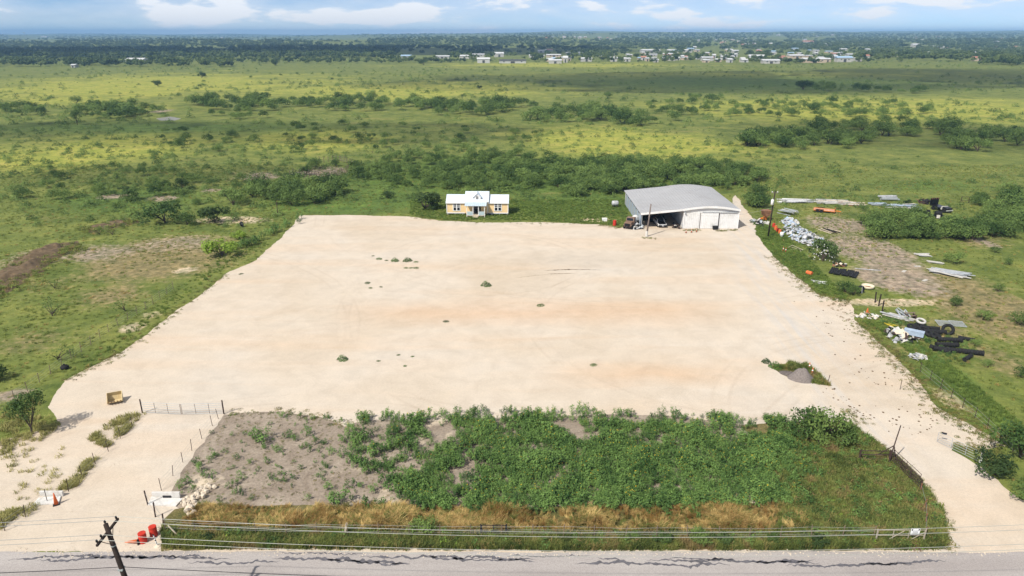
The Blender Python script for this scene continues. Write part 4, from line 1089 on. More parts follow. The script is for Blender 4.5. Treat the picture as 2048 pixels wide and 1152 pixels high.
def plank_pile(name, label, cat, px, py, n, L, w, th, rz, spread, mats, piece="plank", fan=.06, h=.25):
    c0 = G(px, py); e = thing(name, label, cat, c0, rz)
    pm = {}
    for m_ in mats:
        q = MB().box((0, 0, 0), (L, w, th)).mesh(piece); q.materials.append(m_); pm[m_.name] = q
    for i in range(n):
        o = ob(piece, pm[RND.choice(mats).name], None, e, False, (RND.gauss(0, L * .10), (i / max(1, n - 1) - .5) * spread + RND.gauss(0, w * .3), th * .6 + RND.random() * h))
        o.rotation_euler = (RND.gauss(0, .05), RND.gauss(0, .03), RND.gauss(0, fan))
    return e
pile_heap("junk_heap", "heap of grey poles, cloth and white scrap under the lean-to's left corner", "scrap heap", 1272, 452, 14, 7, 1.8, [M['scrap'], M['scrap_white'], M['black'], M['steel']], 46, .9, 1.5, "scrap_piece")
pile_heap("junk_heap", "dark junk with a white tub at the right of the open bay", "scrap heap", 1352, 455, 7, 4, .9, [M['black'], M['rust'], M['scrap_white']], 16, .7, 1.3, "scrap_piece")
pile_heap("junk_heap", "dark stored junk deep inside the open lean-to", "scrap heap", 1312, 440, 18, 5, .8, [M['black'], M['rust'], M['rust_mid']], 36, .9, 1.4, "scrap_piece")
pile_heap("scrap_heap", "long silver heap of crumpled sheet metal beside the white-flowering bush", "scrap heap", 1606, 474, 30, 21, 1.0, [M['scrap'], M['scrap'], M['scrap_white'], M['bluegrey'], M['steel']], 230, .75, 1.2, "sheet_piece")
pile_heap("scrap_heap", "upper silver heap of stacked sheet scrap behind the orange barrels", "scrap heap", 1582, 447, 16, 7, .8, [M['scrap'], M['scrap_white'], M['bluegrey']], 50, .9, 1.4, "sheet_piece")
pile_heap("scrap_heap", "white scrap at the gravel edge below the rusty hopper", "scrap heap", 1518, 447, 16, 6, .5, [M['scrap_white'], M['steel'], M['black']], 26, .8, 1.5, "sheet_piece")
plank_pile("pallet_stack", "stacked silver slatted pallets at the head of the scrap row", "pallet", 1577, 428, 12, 3.2, .22, .1, rad(-50), 2.6, [M['scrap_white'], M['steel']], "slat", .05, .9)
plank_pile("plank_row", "long white plank pile at the left of the far scrap row", "plank pile", 1592, 403, 18, 6.5, .28, .10, rad(-4), 3.6, [M['scrap_white'], M['trim'], M['scrap']])
plank_pile("plank_row", "white and grey plank pile in the middle of the far scrap row", "plank pile", 1668, 405, 18, 7.5, .28, .10, rad(-5), 3.8, [M['scrap_white'], M['scrap'], M['pale_wood']])
plank_pile("plank_row", "pinkish plank pile before the bush in the far scrap row", "plank pile", 1705, 409, 10, 5.0, .26, .10, rad(-8), 3.0, [M['scrap_white'], M['pale_wood'], M['rust_mid']])
plank_pile("sheet_bundle", "blue-grey roofing sheets fanned at the right of the scrap row", "metal sheets", 1808, 414, 14, 6.5, .42, .06, rad(-8), 4.6, [M['bluegrey'], M['scrap'], M['scrap_white']], "sheet", .10)
plank_pile("sheet_bundle", "dark grey roofing sheets left of the blue fan", "metal sheets", 1758, 409, 8, 4.0, .35, .06, rad(-4), 2.4, [M['bluegrey'], M['steel']], "sheet", .08)
plank_pile("block_stack", "grey stacked slab pile standing behind the scrap row", "slab stack", 1775, 400, 9, 3.6, .6, .28, rad(-3), 1.2, [M['steel'], M['scrap']], "slab", .02, .8)
pile_heap("scrap_heap", "brown and black tangle left of the black truck", "scrap heap", 1850, 405, 14, 4, .6, [M['rust_mid'], M['black'], M['rust']], 26, .8, 1.6, "scrap_piece")
g = bar_gate("bed_frame", "dark upright rectangular frame standing alone behind the black truck", G(1921, 406), G(1937, 406), 1.5, 2, 2, .05, M['rust'], None, .55, (True, True), 1.5, .06)
plank_pile("pipe_bundle", "dark steel pipes laid side by side on the bare track", "pipes", 1660, 463, 7, 3.4, .13, .13, rad(-68), 2.6, [M['rust'], M['black'], M['pale_wood']], "pipe", .05, .03)
plank_pile("sheet_bundle", "long silver sheets strewn in the right meadow", "metal sheets", 1902, 548, 20, 5.0, .38, .05, rad(-38), 2.8, [M['scrap'], M['scrap_white'], M['steel']], "sheet", .14, .35)
plank_pile("sheet_bundle", "small silver sheets above the long ones in the right meadow", "metal sheets", 1846, 511, 6, 2.4, .35, .05, rad(-8), 1.3, [M['scrap'], M['scrap_white']], "sheet", .15)
plank_pile("sheet_bundle", "pair of rolled white sheets near the long silver ones", "metal sheets", 1872, 527, 4, 2.2, .3, .1, rad(-30), .9, [M['scrap_white']], "sheet", .1)
for x, y, l in ((1835, 533, "small white board on the bare ground of the right meadow"), (1808, 543, "pale board nearest the bare track"), (1850, 561, "tiny white board right of the bare track"), (1926, 547, "single pale board right of the silver sheets")):
    e = thing("board", l, "board", G(x, y), RND.random()); ob("panel", MB().box((0, 0, .05), (1.1, .5, .05)), M['scrap_white'], e); ob("batten", MB().box((0, 0, .09), (.08, .46, .03)), M['pale_wood'], e)
e = thing("steel_pole_lying", "long pale pole lying across the bare track", "pole", G(1735, 540)); ob("tube", MB().tube([(-1.9, .6, .08), (2.0, -.5, .08)], .07, 8), M['scrap'], e); ob("collar", MB().tube([(-1.9, .6, .08), (-1.7, .54, .08)], .10, 8), M['scrap_white'], e)
# corrugated black sheets
c0 = G(1690, 548); e = thing("corrugated_sheets", "dark corrugated sheets lying on the verge below the flowering bush", "metal sheets", c0, rad(-32))
for i in range(7):
    o = ob("sheet", MB().prism([(-.3, 0), (-.15, .10), (0, .02), (.15, .10), (.3, 0), (.3, -.03), (0, -.01), (-.3, -.03)], -1.7, 1.7, 'Y'), M['black'], e, False, (-2.1 + i * .62, RND.gauss(0, .2), .25 + .05 * (i % 2))); o.rotation_euler = (0, 0, RND.gauss(0, .04))
pile_heap("junk_heap", "pinkish rubbish and black bag above the corrugated sheets", "rubbish", 1680, 532, 14, 4, .5, [M['black'], M['scrap_white'], M['rust_mid'], M['tarp']], 18, .6, 1.2, "scrap_piece")
plank_pile("metal_pallet", "silver slatted pallet at the gravel's right edge", "pallet", 1639, 565, 7, 1.9, .18, .08, rad(-20), 1.3, [M['trim'], M['scrap']], "slat", .01, .03)
barrel("fallen orange barrel on the gravel's right edge", G(1613, 548), M['orange'], 1.1, None, rad(35))
for i, (x, y, l) in enumerate(((1547, 455, "farthest orange barrel of the row by the transformer pole"), (1551, 460, "second orange barrel of the row by the transformer pole"), (1555, 465, "third orange barrel of the row by the transformer pole"), (1559, 468, "nearest orange barrel of the row by the transformer pole"))): barrel(l, G(x, y), M['orange'] if i % 2 else M['red'], 1.0)
e = thing("white_drum", "white tapered drum in front of the orange barrel row", "drum", G(1563, 474)); ob("drum", MB().lathe([(.16, 0), (.38, .55), (.36, .95), (.1, 1.0)], 12), M['trim'], e); ob("cap", MB().lathe([(.1, 1.0), (.1, 1.08)], 8), M['steel'], e)
for x, y, l in ((1566, 503, "left orange cone in the grass by the yellow frame"), (1571, 505, "right orange cone in the grass by the yellow frame")): cone(l, G(x, y), None, 1.0)
c0 = G(1592, 499); e = thing("tubular_frame", "pale yellow tubular frame tipped over on the grass", "frame", c0)
for a, b_ in (((-1.2, .9, .1), (-.9, -.2, .9)), ((-.9, -.2, .9), (1.1, -.6, .1)), ((-.9, -.2, .9), (-.6, .9, .15)), ((-1.2, -.4, .1), (1.1, -.6, .1)), ((.5, -.55, .1), (.3, -1.5, .1)), ((-.6, .9, .15), (1.1, -.6, .1))): ob("tube", MB().tube([a, b_], .045, 6), M['pale_wood'], e)
# tub with wheel near the side track
e = thing("round_tub", "tan round stock tub leaning beside the verge bush", "tub", G(1735, 577), .3)
ob("bowl", MB().lathe([(.5, .05), (.85, .12), (.95, .55), (.88, .55), (.78, .2), (.1, .15)], 20), M['tarp'], e, True); ob("lining", MB().lathe([(.70, .22), (.05, .24)], 16), M['rust_mid'], e)
e = thing("tyre", "black tyre propped on a post left of the tan tub", "tyre", G(1720, 586)); ob("casing", MB().torus((0, 0, .62), .48, .16, 18, 8, Matrix.Rotation(rad(90), 3, 'X')), M['black'], e, True); ob("prop", MB().tube([(.2, -.2, 0), (.1, -.1, 1.25)], .05, 6), M['steel'], e)
e = thing("tyre", "lone black tyre lying by the left corner of the yard", "tyre", G(484, 454)); ob("casing", MB().torus((0, 0, .62), .45, .17, 18, 8, Matrix.Rotation(rad(75), 3, 'Y')), M['black'], e, True); ob("rim", MB().lathe([(.3, -.06), (.3, .06)], 12, (0, 0, .62), 'X'), M['chrome'], e)
e = thing("black_sack", "black plastic sack lying by the left fence", "sack", G(130, 738)); ob("bag", MB().lathe([(.1, 0), (.45, .08), (.5, .3), (.3, .5), (.08, .55)], 9), M['black'], e, True); ob("knot", MB().lathe([(.05, .55), (.12, .66)], 6), M['black'], e)
# ---- the big dump on the right
plank_pile("board_sheaf", "sheaf of grey weathered boards standing out of the right dump", "boards", 1805, 632, 10, 2.8, .16, .07, rad(80), 1.2, [M['steel'], M['scrap_white']], "board", .16, .5)
plank_pile("channel_bundle", "long white channels sloping down into the right dump", "boards", 1795, 637, 5, 3.6, .2, .12, rad(-48), .9, [M['scrap'], M['scrap_white']], "channel", .02, .3)
e = thing("broken_bench", "broken rusty bench frame behind the right dump", "bench", G(1822, 638), rad(5))
ob("seat", MB().box((0, 0, .5), (1.6, .3, .07)), M['wood'], e); ob("seat", MB().box((0, .45, .75), (1.6, .3, .07)), M['wood'], e)
for x in (-.6, .6): ob("leg", MB().box((x, .2, .3), (.08, .8, .6)), M['rust'], e)
c0 = G(1824, 682); e = thing("tool_chest", "blue-grey steel chest lying on the right dump", "chest", G(1826, 676), rad(-36))
ob("case", MB().box((0, 0, .75), (2.3, .75, .6)), M['bluegrey'], e); ob("lid", MB().box((0, 0, 1.08), (2.36, .8, .09)), M['bluegrey'], e); ob("stand", MB().box((-.8, 0, .22), (.2, .7, .45)).box((.8, 0, .22), (.2, .7, .45)), M['rust'], e)
pile_heap("tarp_heap", "cream tarpaulin and white rubbish heap before the steel chest", "rubbish heap", 1800, 674, 26, 14, .7, [M['tarp'], M['scrap_white'], M['scrap'], M['rust'], M['black']], 48, .85, 1.3, "rubbish_piece")
pile_heap("plastic_heap", "crumpled white plastic at the gravel edge below the dump", "rubbish heap", 1838, 716, 16, 7, .25, [M['scrap_white'], M['scrap']], 34, .6, 1.3, "rubbish_piece")
for x, y, a, l in ((1777, 652, -62, "left yellow rail in the grass by the dump"), (1786, 652, -50, "right yellow rail in the grass by the dump")):
    e = thing("yellow_rail", l, "rail", G(x, y), rad(a)); ob("rail", MB().box((0, 0, .18), (1.4, .12, .12)), M['yellow'], e); ob("foot", MB().box((.6, 0, .07), (.1, .3, .14)), M['yellow'], e)
def culvert(label, px, py, L, r, rz):
    e = thing("pipe_length", label, "pipe", G(px, py), rz); pr_ = []
    n = int(L / .16)
    for i in range(n + 1):
        x = -L / 2 + L * i / n; pr_ += [(r * (1.0 if i % 2 else .88), x)]
    ob("barrel_wall", MB().lathe(pr_, 14, (0, 0, r), 'X'), M['black'], e)
    for s in (-1, 1): ob("rim", MB().torus((s * L / 2, 0, r), r * .95, .04, 14, 6, Matrix.Rotation(rad(90), 3, 'Y')), M['black'], e)
    return e
for a in (("longest black corrugated pipe at the front of the dump", 1915, 706, 5.6, .34, rad(-16)), ("black pipe stub pointing at the drive from the dump", 1880, 703, 2.4, .3, rad(-50)),
          ("black pipe stub at the lower right tip of the dump", 1935, 719, 1.9, .26, rad(38)), ("short black pipe lying alone right of the dump", 1932, 681, 1.8, .26, rad(-32)),
          ("upper black corrugated pipe in the middle of the dump", 1898, 684, 3.0, .33, rad(-6)), ("second black corrugated pipe in the middle of the dump", 1893, 694, 2.7, .33, rad(-3)),
          ("black corrugated pipe under the tyres of the dump", 1868, 668, 2.8, .33, rad(-8)), ("farthest black pipe of the dump, behind the tyres", 1858, 660, 2.4, .3, rad(-14))): culvert(*a)
for px, py, R_, tx, l in ((1824, 658, .5, 12, "flat black tyre beside the steel chest"), (1838, 656, .55, 8, "black tyre stacked behind the steel chest"), (1846, 663, .5, 15, "black tyre lying low in the dump's middle"),
                          (1894, 668, .6, 65, "black tyre standing upright at the dump's right side"), (1870, 676, .5, 10, "black tyre resting against the dump's pipes"), (1858, 672, .48, 18, "small black tyre below the stacked tyre")):
    e = thing("tyre", l, "tyre", G(px, py), rad(RND.uniform(-30, 30))); z = .2 + (R_ * .75 if tx > 40 else .12)
    ob("casing", MB().torus((0, 0, z), R_, .2, 18, 8, Matrix.Rotation(rad(tx), 3, 'X')), M['black'], e, True); ob("tread_band", MB().lathe([(R_ + .17, -.07), (R_ + .205, 0), (R_ + .17, .07)], 18, (0, 0, z)) if tx < 40 else MB().torus((0, 0, z), R_ + .14, .07, 18, 6, Matrix.Rotation(rad(tx), 3, 'X')), M['black'], e)
e = thing("tyre", "pale white-painted tyre ring on top of the dump", "tyre", G(1840, 652)); ob("casing", MB().torus((0, 0, .75), .52, .15, 20, 8, Matrix.Rotation(rad(14), 3, 'X')), M['scrap_white'], e, True); ob("prop", MB().box((0, .1, .3), (.7, .7, .6)), M['black'], e)
def mesh_panel(label, px, py, w, d_, rz):
    e = thing("fence_panel", label, "fence panel", G(px, py), rz); f = MB()
    for a, b_ in (((-w / 2, -d_ / 2), (w / 2, -d_ / 2)), ((w / 2, -d_ / 2), (w / 2, d_ / 2)), ((w / 2, d_ / 2), (-w / 2, d_ / 2)), ((-w / 2, d_ / 2), (-w / 2, -d_ / 2))): f.tube([(*a, .12), (*b_, .12)], .035, 6)
    ob("frame", f, M['steel'], e); g_ = MB(); n = 18
    for i in range(1, n): g_.tube([(-w / 2 + w * i / n, -d_ / 2, .11), (-w / 2 + w * i / n, d_ / 2, .11)], .012, 4)
    for i in range(1, 12): g_.tube([(-w / 2, -d_ / 2 + d_ * i / 12, .12), (w / 2, -d_ / 2 + d_ * i / 12, .12)], .012, 4)
    ob("wire_mesh", g_, M['steel'], e); return e
mesh_panel("left chain-link panel lying flat right of the dump", 1888, 648, 1.8, 2.0, rad(-14)); mesh_panel("right chain-link panel lying flat right of the dump", 1915, 649, 1.7, 2.0, rad(-14))
e = thing("orange_debris", "orange cone wreck at the side track entrance", "traffic cone", G(1734, 626)); ob("shell", MB().lathe([(.2, 0), (.12, .45), (.03, .8)], 8), M['orange'], e); ob("foot", MB().box((.1, 0, .04), (.6, .4, .06), .5), M['orange'], e)
pile_heap("pale_rubble", "pale stones and slabs at the gravel edge by the side track", "rubble", 1735, 634, 26, 6, .15, [M['concrete'], M['rock']], 24, .5, 1.4, "slab_piece")
# ------------------------------------------------------------------ small plants: prototypes
def sunflower_mesh(name, seed, stems, flowers, per=17):
    r = random.Random(seed); b = MB(); fl = MB()
    for s in range(stems):
        a = r.random() * 6.28; d = .5 * math.sqrt(r.random()); x, y = d * math.cos(a), d * math.sin(a); h = r.uniform(.65, 1.2) * (1.1 - .4 * d)
        b.tube([(x * .6, y * .6, 0), (x, y, h)], [.016, .01], 3, False)
        for i in range(per):
            z = h * (.42 + .62 * (i / per) ** .8); w = r.random() * 6.28; rr = r.uniform(.06, .24)
            n = Vector((math.cos(w) * .65 + r.gauss(0, .25), math.sin(w) * .65 + r.gauss(0, .25), 1.0)).normalized()
            leaf_quad(b, Vector((x + rr * math.cos(w), y + rr * math.sin(w), z)), n, r.uniform(.065, .125), r)
        if r.random() < flowers:
            leaf_quad(fl, Vector((x, y, h + .06)), Vector((-.5, -.6, .6)).normalized(), .05, r)
    me_ = b.mesh(name); me_.materials.append(M['sunflower'])
    if fl.v:
        n0 = len(b.v); b.add(fl.v, fl.f); me_ = b.mesh(name); me_.materials.append(M['sunflower']); me_.materials.append(M['petal'])
        nf = len(fl.f); me_.polygons.foreach_set("material_index", [0] * (len(b.f) - nf) + [1] * nf)
    return me_
SUN = [sunflower_mesh("sunflower_plant", 600 + i, 6, 0.0) for i in range(5)]
SUNF = [sunflower_mesh("sunflower_plant", 650 + i, 6, 0.45) for i in range(4)]
def tuft_mesh(name, seed, n, h, lean, w, m, spread=.18, dirn=None):
    r = random.Random(seed); b = MB()
    for i in range(n):
        a = r.random() * 6.28; d = spread * math.sqrt(r.random()); x, y = d * math.cos(a), d * math.sin(a)
        hh = h * r.uniform(.6, 1.2); l = lean * r.uniform(.4, 1.3) * hh; w2 = r.random() * 6.28 if dirn is None else dirn + r.gauss(0, .5)
        dx, dy = math.cos(w2) * l, math.sin(w2) * l; ww = w * r.uniform(.6, 1.3); ox, oy = -math.sin(w2) * ww, math.cos(w2) * ww
        b.add([(x - ox, y - oy, 0), (x + ox, y + oy, 0), (x + dx * .45 + ox * .8, y + dy * .45 + oy * .8, hh * .65), (x + dx * .45 - ox * .8, y + dy * .45 - oy * .8, hh * .65), (x + dx, y + dy, hh * (1 - .25 * lean))],
              [(0, 1, 2, 3), (3, 2, 4)])
    me_ = b.mesh(name); me_.materials.append(m); return me_
DRY = [tuft_mesh("dry_tuft", 700 + i, 34, .75, .75, .013, M['dry_grass'], .22, i * 1.3) for i in range(5)]
GRN = [tuft_mesh("green_tuft", 720 + i, 30, .42, .6, .016, M['verge_grass'], .22) for i in range(4)]
PAS = [tuft_mesh("pasture_tuft", 740 + i, 20, .32, .9, .024, M['pasture_grass'], .30) for i in range(4)]
def weed_mesh(name, seed, n, rad_, h, ls, m):
    r = random.Random(seed); b = MB()
    for i in range(n):
        a = r.random() * 6.28; d = rad_ * math.sqrt(r.random()); z = h * (1 - (d / rad_) ** 2) * r.uniform(.3, 1.1)
        nrm = Vector((math.cos(a) * .6 + r.gauss(0, .4), math.sin(a) * .6 + r.gauss(0, .4), 1)).normalized()
        leaf_quad(b, Vector((d * math.cos(a), d * math.sin(a), max(.02, z))), nrm, ls * r.uniform(.6, 1.3), r)
    me_ = b.mesh(name); me_.materials.append(m); return me_
SANDG = [tuft_mesh("sandy_tuft", 750 + i, 18, .34, .9, .02, M['straw'], .28) for i in range(4)]
LAWN = [tuft_mesh("lawn_tuft", 730 + i, 30, .34, .6, .018, M['lawn'], .25) for i in range(4)]
LOW = [weed_mesh("low_weed", 760 + i, 26, .32, .14, .07, M['edge_weed']) for i in range(3)] + [weed_mesh("low_weed", 765 + i, 26, .3, .2, .07, M['verge_grass']) for i in range(2)]
WEED = [weed_mesh("leafy_weed", 770 + i, 130, .45, .55, .085, M['sunflower']) for i in range(3)]
BROWNW = [weed_mesh("brown_weed", 775 + i, 70, .5, .45, .07, M['dead']) for i in range(2)] + [weed_mesh("pale_weed", 778, 60, .45, .5, .07, M['lime'])]
BUSHLET = [weed_mesh("bushlet", 780 + i, 110, 1.0, 1.1, .16, M['mesquite']) for i in range(4)]

# ------------------------------------------------------------------ mesquite thickets and single shrubs
CL = [(235, 228, 80, 11, 38, 2.6, 4.2, 'm', "mesquite tree in the left thicket beside the pond", "left pond thicket"),
      (45, 226, 48, 13, 11, 2.4, 3.8, 'm', "mesquite tree in the thicket at the far left edge", "far left thicket"),
      (500, 211, 122, 11, 46, 2.8, 4.4, 'm', "mesquite tree in the left half of the long middle thicket", "middle thicket, left half"),
      (480, 232, 70, 7, 8, 2.2, 3.2, 'm', "mesquite tree at the lower edge of the long middle thicket", "middle thicket, lower edge"),
      (740, 213, 135, 11, 44, 2.8, 4.4, 'm', "mesquite tree in the right half of the long middle thicket", "middle thicket, right half"),
      (960, 221, 125, 13, 42, 2.8, 4.6, 'm', "mesquite tree in the central thicket above the house", "central thicket"),
      (1150, 233, 105, 13, 34, 3.0, 4.6, 'm', "mesquite tree in the thicket above the shed", "thicket above the shed"),
      (1290, 243, 60, 10, 7, 3.0, 4.4, 'm', "bright mesquite tree in the open yellow field above the shed", "field trees above the shed"),
      (1420, 215, 140, 20, 34, 2.0, 3.4, 'm', "scattered mesquite shrub in the yellow field right of centre", "yellow field shrubs"),
      (1650, 222, 220, 16, 46, 2.0, 3.4, 'm', "scattered mesquite shrub in the bright field at right", "bright field shrubs"),
      (1610, 287, 140, 13, 50, 2.6, 4.2, 'm', "mesquite tree in the dark shaded thicket at right", "shaded right thicket"),
      (1770, 262, 165, 16, 44, 2.4, 4.0, 'm', "mesquite tree in the upper part of the right thicket", "upper right thicket"),
      (1960, 283, 85, 22, 28, 2.6, 4.2, 'm', "mesquite tree in the thicket at the far right edge", "far right thicket"),
      (1640, 178, 40, 9, 9, 3.4, 5.0, 'd', "dark tree in the small grove far right", "far grove"),
      (1780, 183, 80, 5, 11, 2.6, 4.0, 'm', "shrub in the low row right of the far grove", "row beside the far grove"),
      (1270, 356, 260, 30, 210, 1.7, 2.9, 'm', "leafy mesquite shrub in the green belt behind the shed", "green belt behind the shed"),
      (960, 345, 270, 36, 210, 1.4, 2.4, 'm', "leafy mesquite shrub in the green belt behind the house", "green belt behind the house"),
      (1180, 385, 60, 9, 10, 1.7, 2.6, 'm', "leafy shrub at the lawn's edge between house and shed", "lawn edge shrubs"),
      (1515, 408, 18, 18, 9, 1.7, 2.6, 'm', "leafy shrub right of the shed by the transformer pole", "shrubs right of the shed"),
      (590, 388, 90, 24, 40, 1.8, 3.0, 'm', "grey-green mesquite in the thicket left of the house", "thicket left of the house"),
      (1800, 458, 80, 26, 40, 1.6, 2.6, 'm', "leafy mesquite in the brush right of the scrap yard", "brush right of the scrap yard"),
      (1895, 466, 70, 22, 28, 1.6, 2.6, 'm', "leafy mesquite in the brush below the black truck", "brush below the black truck"),
      (2005, 432, 60, 48, 46, 1.8, 3.0, 'm', "leafy mesquite in the brush at the right edge", "brush at the right edge"),
      (470, 160, 300, 22, 18, 1.2, 2.0, 'm', "small shrub dotted on the upper left pasture", "upper left pasture shrubs"),
      (250, 375, 240, 45, 40, .9, 2.0, 'm', "thin scrubby mesquite on the left pasture", "left pasture scrub"),
      (700, 280, 420, 30, 60, 1.2, 2.4, 'm', "small shrub on the shaded middle pasture", "middle pasture shrubs")]
cand = []
for cx, cy, rx, ry, n, s0, s1, k, lab, grp in CL:
    for i in range(n):
        a = RND.random() * 6.28; r_ = math.sqrt(RND.random()); p = G(cx + rx * r_ * math.cos(a), cy + ry * r_ * math.sin(a)); s = RND.uniform(s0, s1)
        sz_ = "large " if s > s0 + .7 * (s1 - s0) else "small " if s < s0 + .3 * (s1 - s0) else "middling "
        u_ = r_ * math.cos(a); v_ = math.sin(a)
        side_ = (", back " if v_ < 0 else ", front ") + ("far left" if u_ < -.6 else "left" if u_ < -.2 else "middle" if u_ < .2 else "right" if u_ < .6 else "far right")
        cand.append((s * PXM(p), p, s, k, sz_ + lab + side_, grp))
SINGLES = [(466, 410, 3.3, 'm', "single grey-green mesquite left of the house thicket"), (330, 445, 4.4, 'm', "large spreading mesquite beside the dark brush pile"), (430, 447, 3.0, 'd', "dark round mesquite by the yard's left corner"),
           (374, 450, 2.3, 'm', "low mesquite between the two larger left bushes"), (365, 379, 2.4, 'd', "dark round bush on the left pasture by the bare patches"), (264, 401, 2.2, 'm', "dark bush left of the bare patch"),
           (248, 384, 1.3, 'd', "small dark bush near the bare patch"), (520, 360, 3.0, 's', "leaning grey mesquite left of the cattle pen"), (632, 337, 2.6, 'm', "mesquite tree growing inside the cattle pen"),
           (612, 350, 1.7, 'm', "mesquite at the left end of the cattle pen"), (672, 333, 1.8, 'm', "mesquite behind the right side of the cattle pen"), (745, 306, 1.2, 's', "bare pale thorn tree in the green pasture"),
           (444, 512, 3.1, 'l', "lime-green leafy tree at the yard's left edge"), (478, 478, 1.5, 'l', "small bright green bush beside the lime-green tree"), (200, 470, 1.7, 's', "thin shrub in front of the dark brush pile"), (225, 470, 1.9, 's', "grey shrub on the dark brush pile"),
           (850, 420, 3.6, 'd', "dark evergreen tree at the left end of the house"), (775, 396, 1.6, 'd', "small dark cedar left of the house"), (870, 420, 1.3, 'd', "dark shrub touching the house's left end"),
           (110, 578, 1.4, 's', "small dark thorn bush on the left meadow"), (105, 632, 2.3, 's', "thin thorny mesquite on the left meadow"), (250, 622, 1.9, 's', "sparse bush beside the left fence"), (116, 720, 1.9, 's', "bare thorn bush above the black sack"), (-6, 760, 1.6, 'd', "dark bush cut by the left edge"),
           (1690, 585, 1.5, 'm', "dense bush over the corrugated sheets"), (1706, 590, 1.2, 'm', "low bush beside the tan tub"), (1910, 527, 1.9, 'm', "green bush above the long silver sheets"), (1965, 640, 1.3, 'm', "round green bush in the right meadow"), (2040, 650, 1.5, 'm', "green bush cut by the right edge"),
           (1910, 612, 1.0, 'm', "small leggy bush near the side track"), (1948, 692, .8, 'm', "small bush beside the lone pipe"), (1976, 734, .8, 'm', "small bush below the dump at right"), (2040, 752, 1.0, 'm', "bush at the right edge below the dump"), (1996, 583, 1.0, 'm', "small bush right of the silver sheets"),
           (1990, 505, .9, 'm', "small bush in the dry right meadow"), (2018, 530, 1.0, 'm', "bush in the dry right meadow near the edge"), (1728, 422, 1.1, 'm', "bush in the middle of the scrap row"), (1675, 418, .8, 'm', "small bush behind the orange trailer"), (1815, 409, 1.0, 'd', "small dark bush behind the blue sheets"),
           (1990, 950, 1.9, 'd', "dense round evergreen bush beside the silver gate post"), (2040, 915, 2.3, 'm', "leafy bush behind the silver gate at the right edge"), (2045, 995, 1.4, 'm', "green weed bush below the right-hand drive"),
           (845, 1072, 1.3, 'm', "round green bush in the roadside dry grass"), (1190, 1088, .55, 'm', "small bush by the fence right of the stock gate"), (1322, 1086, .8, 'd', "leftmost of the dark roadside fence bushes"), (1398, 1088, .9, 'm', "middle one of the roadside fence bushes"), (1443, 1086, .8, 'd', "dark roadside fence bush with pointed top"), (1545, 1086, .6, 'm', "small roadside bush left of the notice gate"), (1640, 1090, .8, 'd', "dark bush at the road nearest the notice gate"), (1265, 1082, .7, 'm', "pale green bush on the roadside fence, middle"), (1750, 1000, .6, 'm', "leafy weed bush in the middle of the right verge"), (1690, 960, .7, 's', "grey twiggy bush in the right verge"), (415, 1080, .55, 'd', "small dark bush behind the roadside fence"), (1606, 180, 5.5, 'd', "tall dark tree at the left of the far grove"),
           (404, 156, 4.2, 'd', "dark round tree on the far left pasture"), (316, 173, 3.8, 'd', "dark bare-based tree left on the far pasture"), (847, 130, 6.0, 'd', "round dark tree at the field's far edge"), (153, 207, 3.4, 'm', "dark tree standing above the left thicket"),
           (1216, 196, 3.2, 'm', "larger shrub on the shaded far field"), (958, 178, 2.4, 'd', "dark v-shaped shrub in the far middle field"), (155, 250, 2.6, 't', "small tree on a visible trunk below the left thicket"), (550, 131, 6.5, 'd', "dark tree on the far left skyline of the field")]
r2 = random.Random(77)
for x, y, s, k, l in SINGLES: plant("mesquite_tree" if k in 'mts' else "bush", l, "tree" if s > 2.4 or k == 't' else "shrub", G(x, y), s, ALLP[k], r2, None, .68 if s > 4 and y > 330 else 1.0)
tree = plant("young_tree", "young dark green tree standing by the left fence", "tree", G(65, 868), 1.75, TREE, r2, None, 1.05)
# flowering bush and the tall weed bush by the tripod
fb = plant("flowering_bush", "round dark bush covered in white blossom beside the silver scrap", "shrub", G(1645, 522), 3.1, DARK, r2, None, 1.0)
b = MB(); r3 = random.Random(9)
for i in range(90):
    n = Vector((r3.gauss(0, 1), r3.gauss(-.4, 1), abs(r3.gauss(0, 1)))).normalized(); leaf_quad(b, Vector((n.x * .85, n.y * .85, .2 + n.z * .85)), n, .045, r3)
ob("blossom", b, M['blossom'], fb)
for x, y, s, l in ((1612, 880, 2.1, "tall leggy weed bush at the sunflower patch's right end"), (1652, 880, 2.4, "tallest leafy weed bush by the right drive"), (1684, 890, 1.5, "lower weed bush nearest the right drive"), (1640, 895, 1.2, "weed bush below the tall leggy ones")):
    plant("weed_bush", l, "shrub", G(x, y), s, SHRUB, r2, None, 1.25)
cand.sort(key=lambda q: -q[0])
LIMIT = 300 - len(SINGLES)
for _, p, s, k, lab, grp in cand[:LIMIT]: plant("mesquite_tree", lab, "tree", p, s, ALLP[k], r2, grp, r2.uniform(.8, 1.1))
rest = cand[LIMIT:]
# the rest of the brush, too small or too many to tell apart
pts = [tuple(q[1]) for q in rest]; scl = [q[2] for q in rest]
scatter("mesquite_brush", "remaining mesquite brush filling the pasture thickets", "brush", [q[0] for q in SHRUB], pts, scl, NP.uniform(0, 6.28, len(pts)))
# small field shrubs dotted to the far side of the pasture
pts, scl = [], []
for _ in range(15000):
    px, py = RND.uniform(-60, 2110), 118 + 340 * RND.random() ** 1.6
    p = G(px, py)
    if 560 < px < 1540 and py > 405: continue
    if gn(p.x, p.y, .006, 2.0) + .5 * gn(p.x, p.y, .03, 5.0) + RND.gauss(0, .25) > .02: pts.append(tuple(p)); scl.append((.35 + 1.3 * RND.random() ** 2.2) * (1.5 if py < 250 else .95))
scatter("pasture_brush", "small low shrubs dotted all over the pasture", "brush", BUSHLET, pts, scl, NP.uniform(0, 6.28, len(pts)))

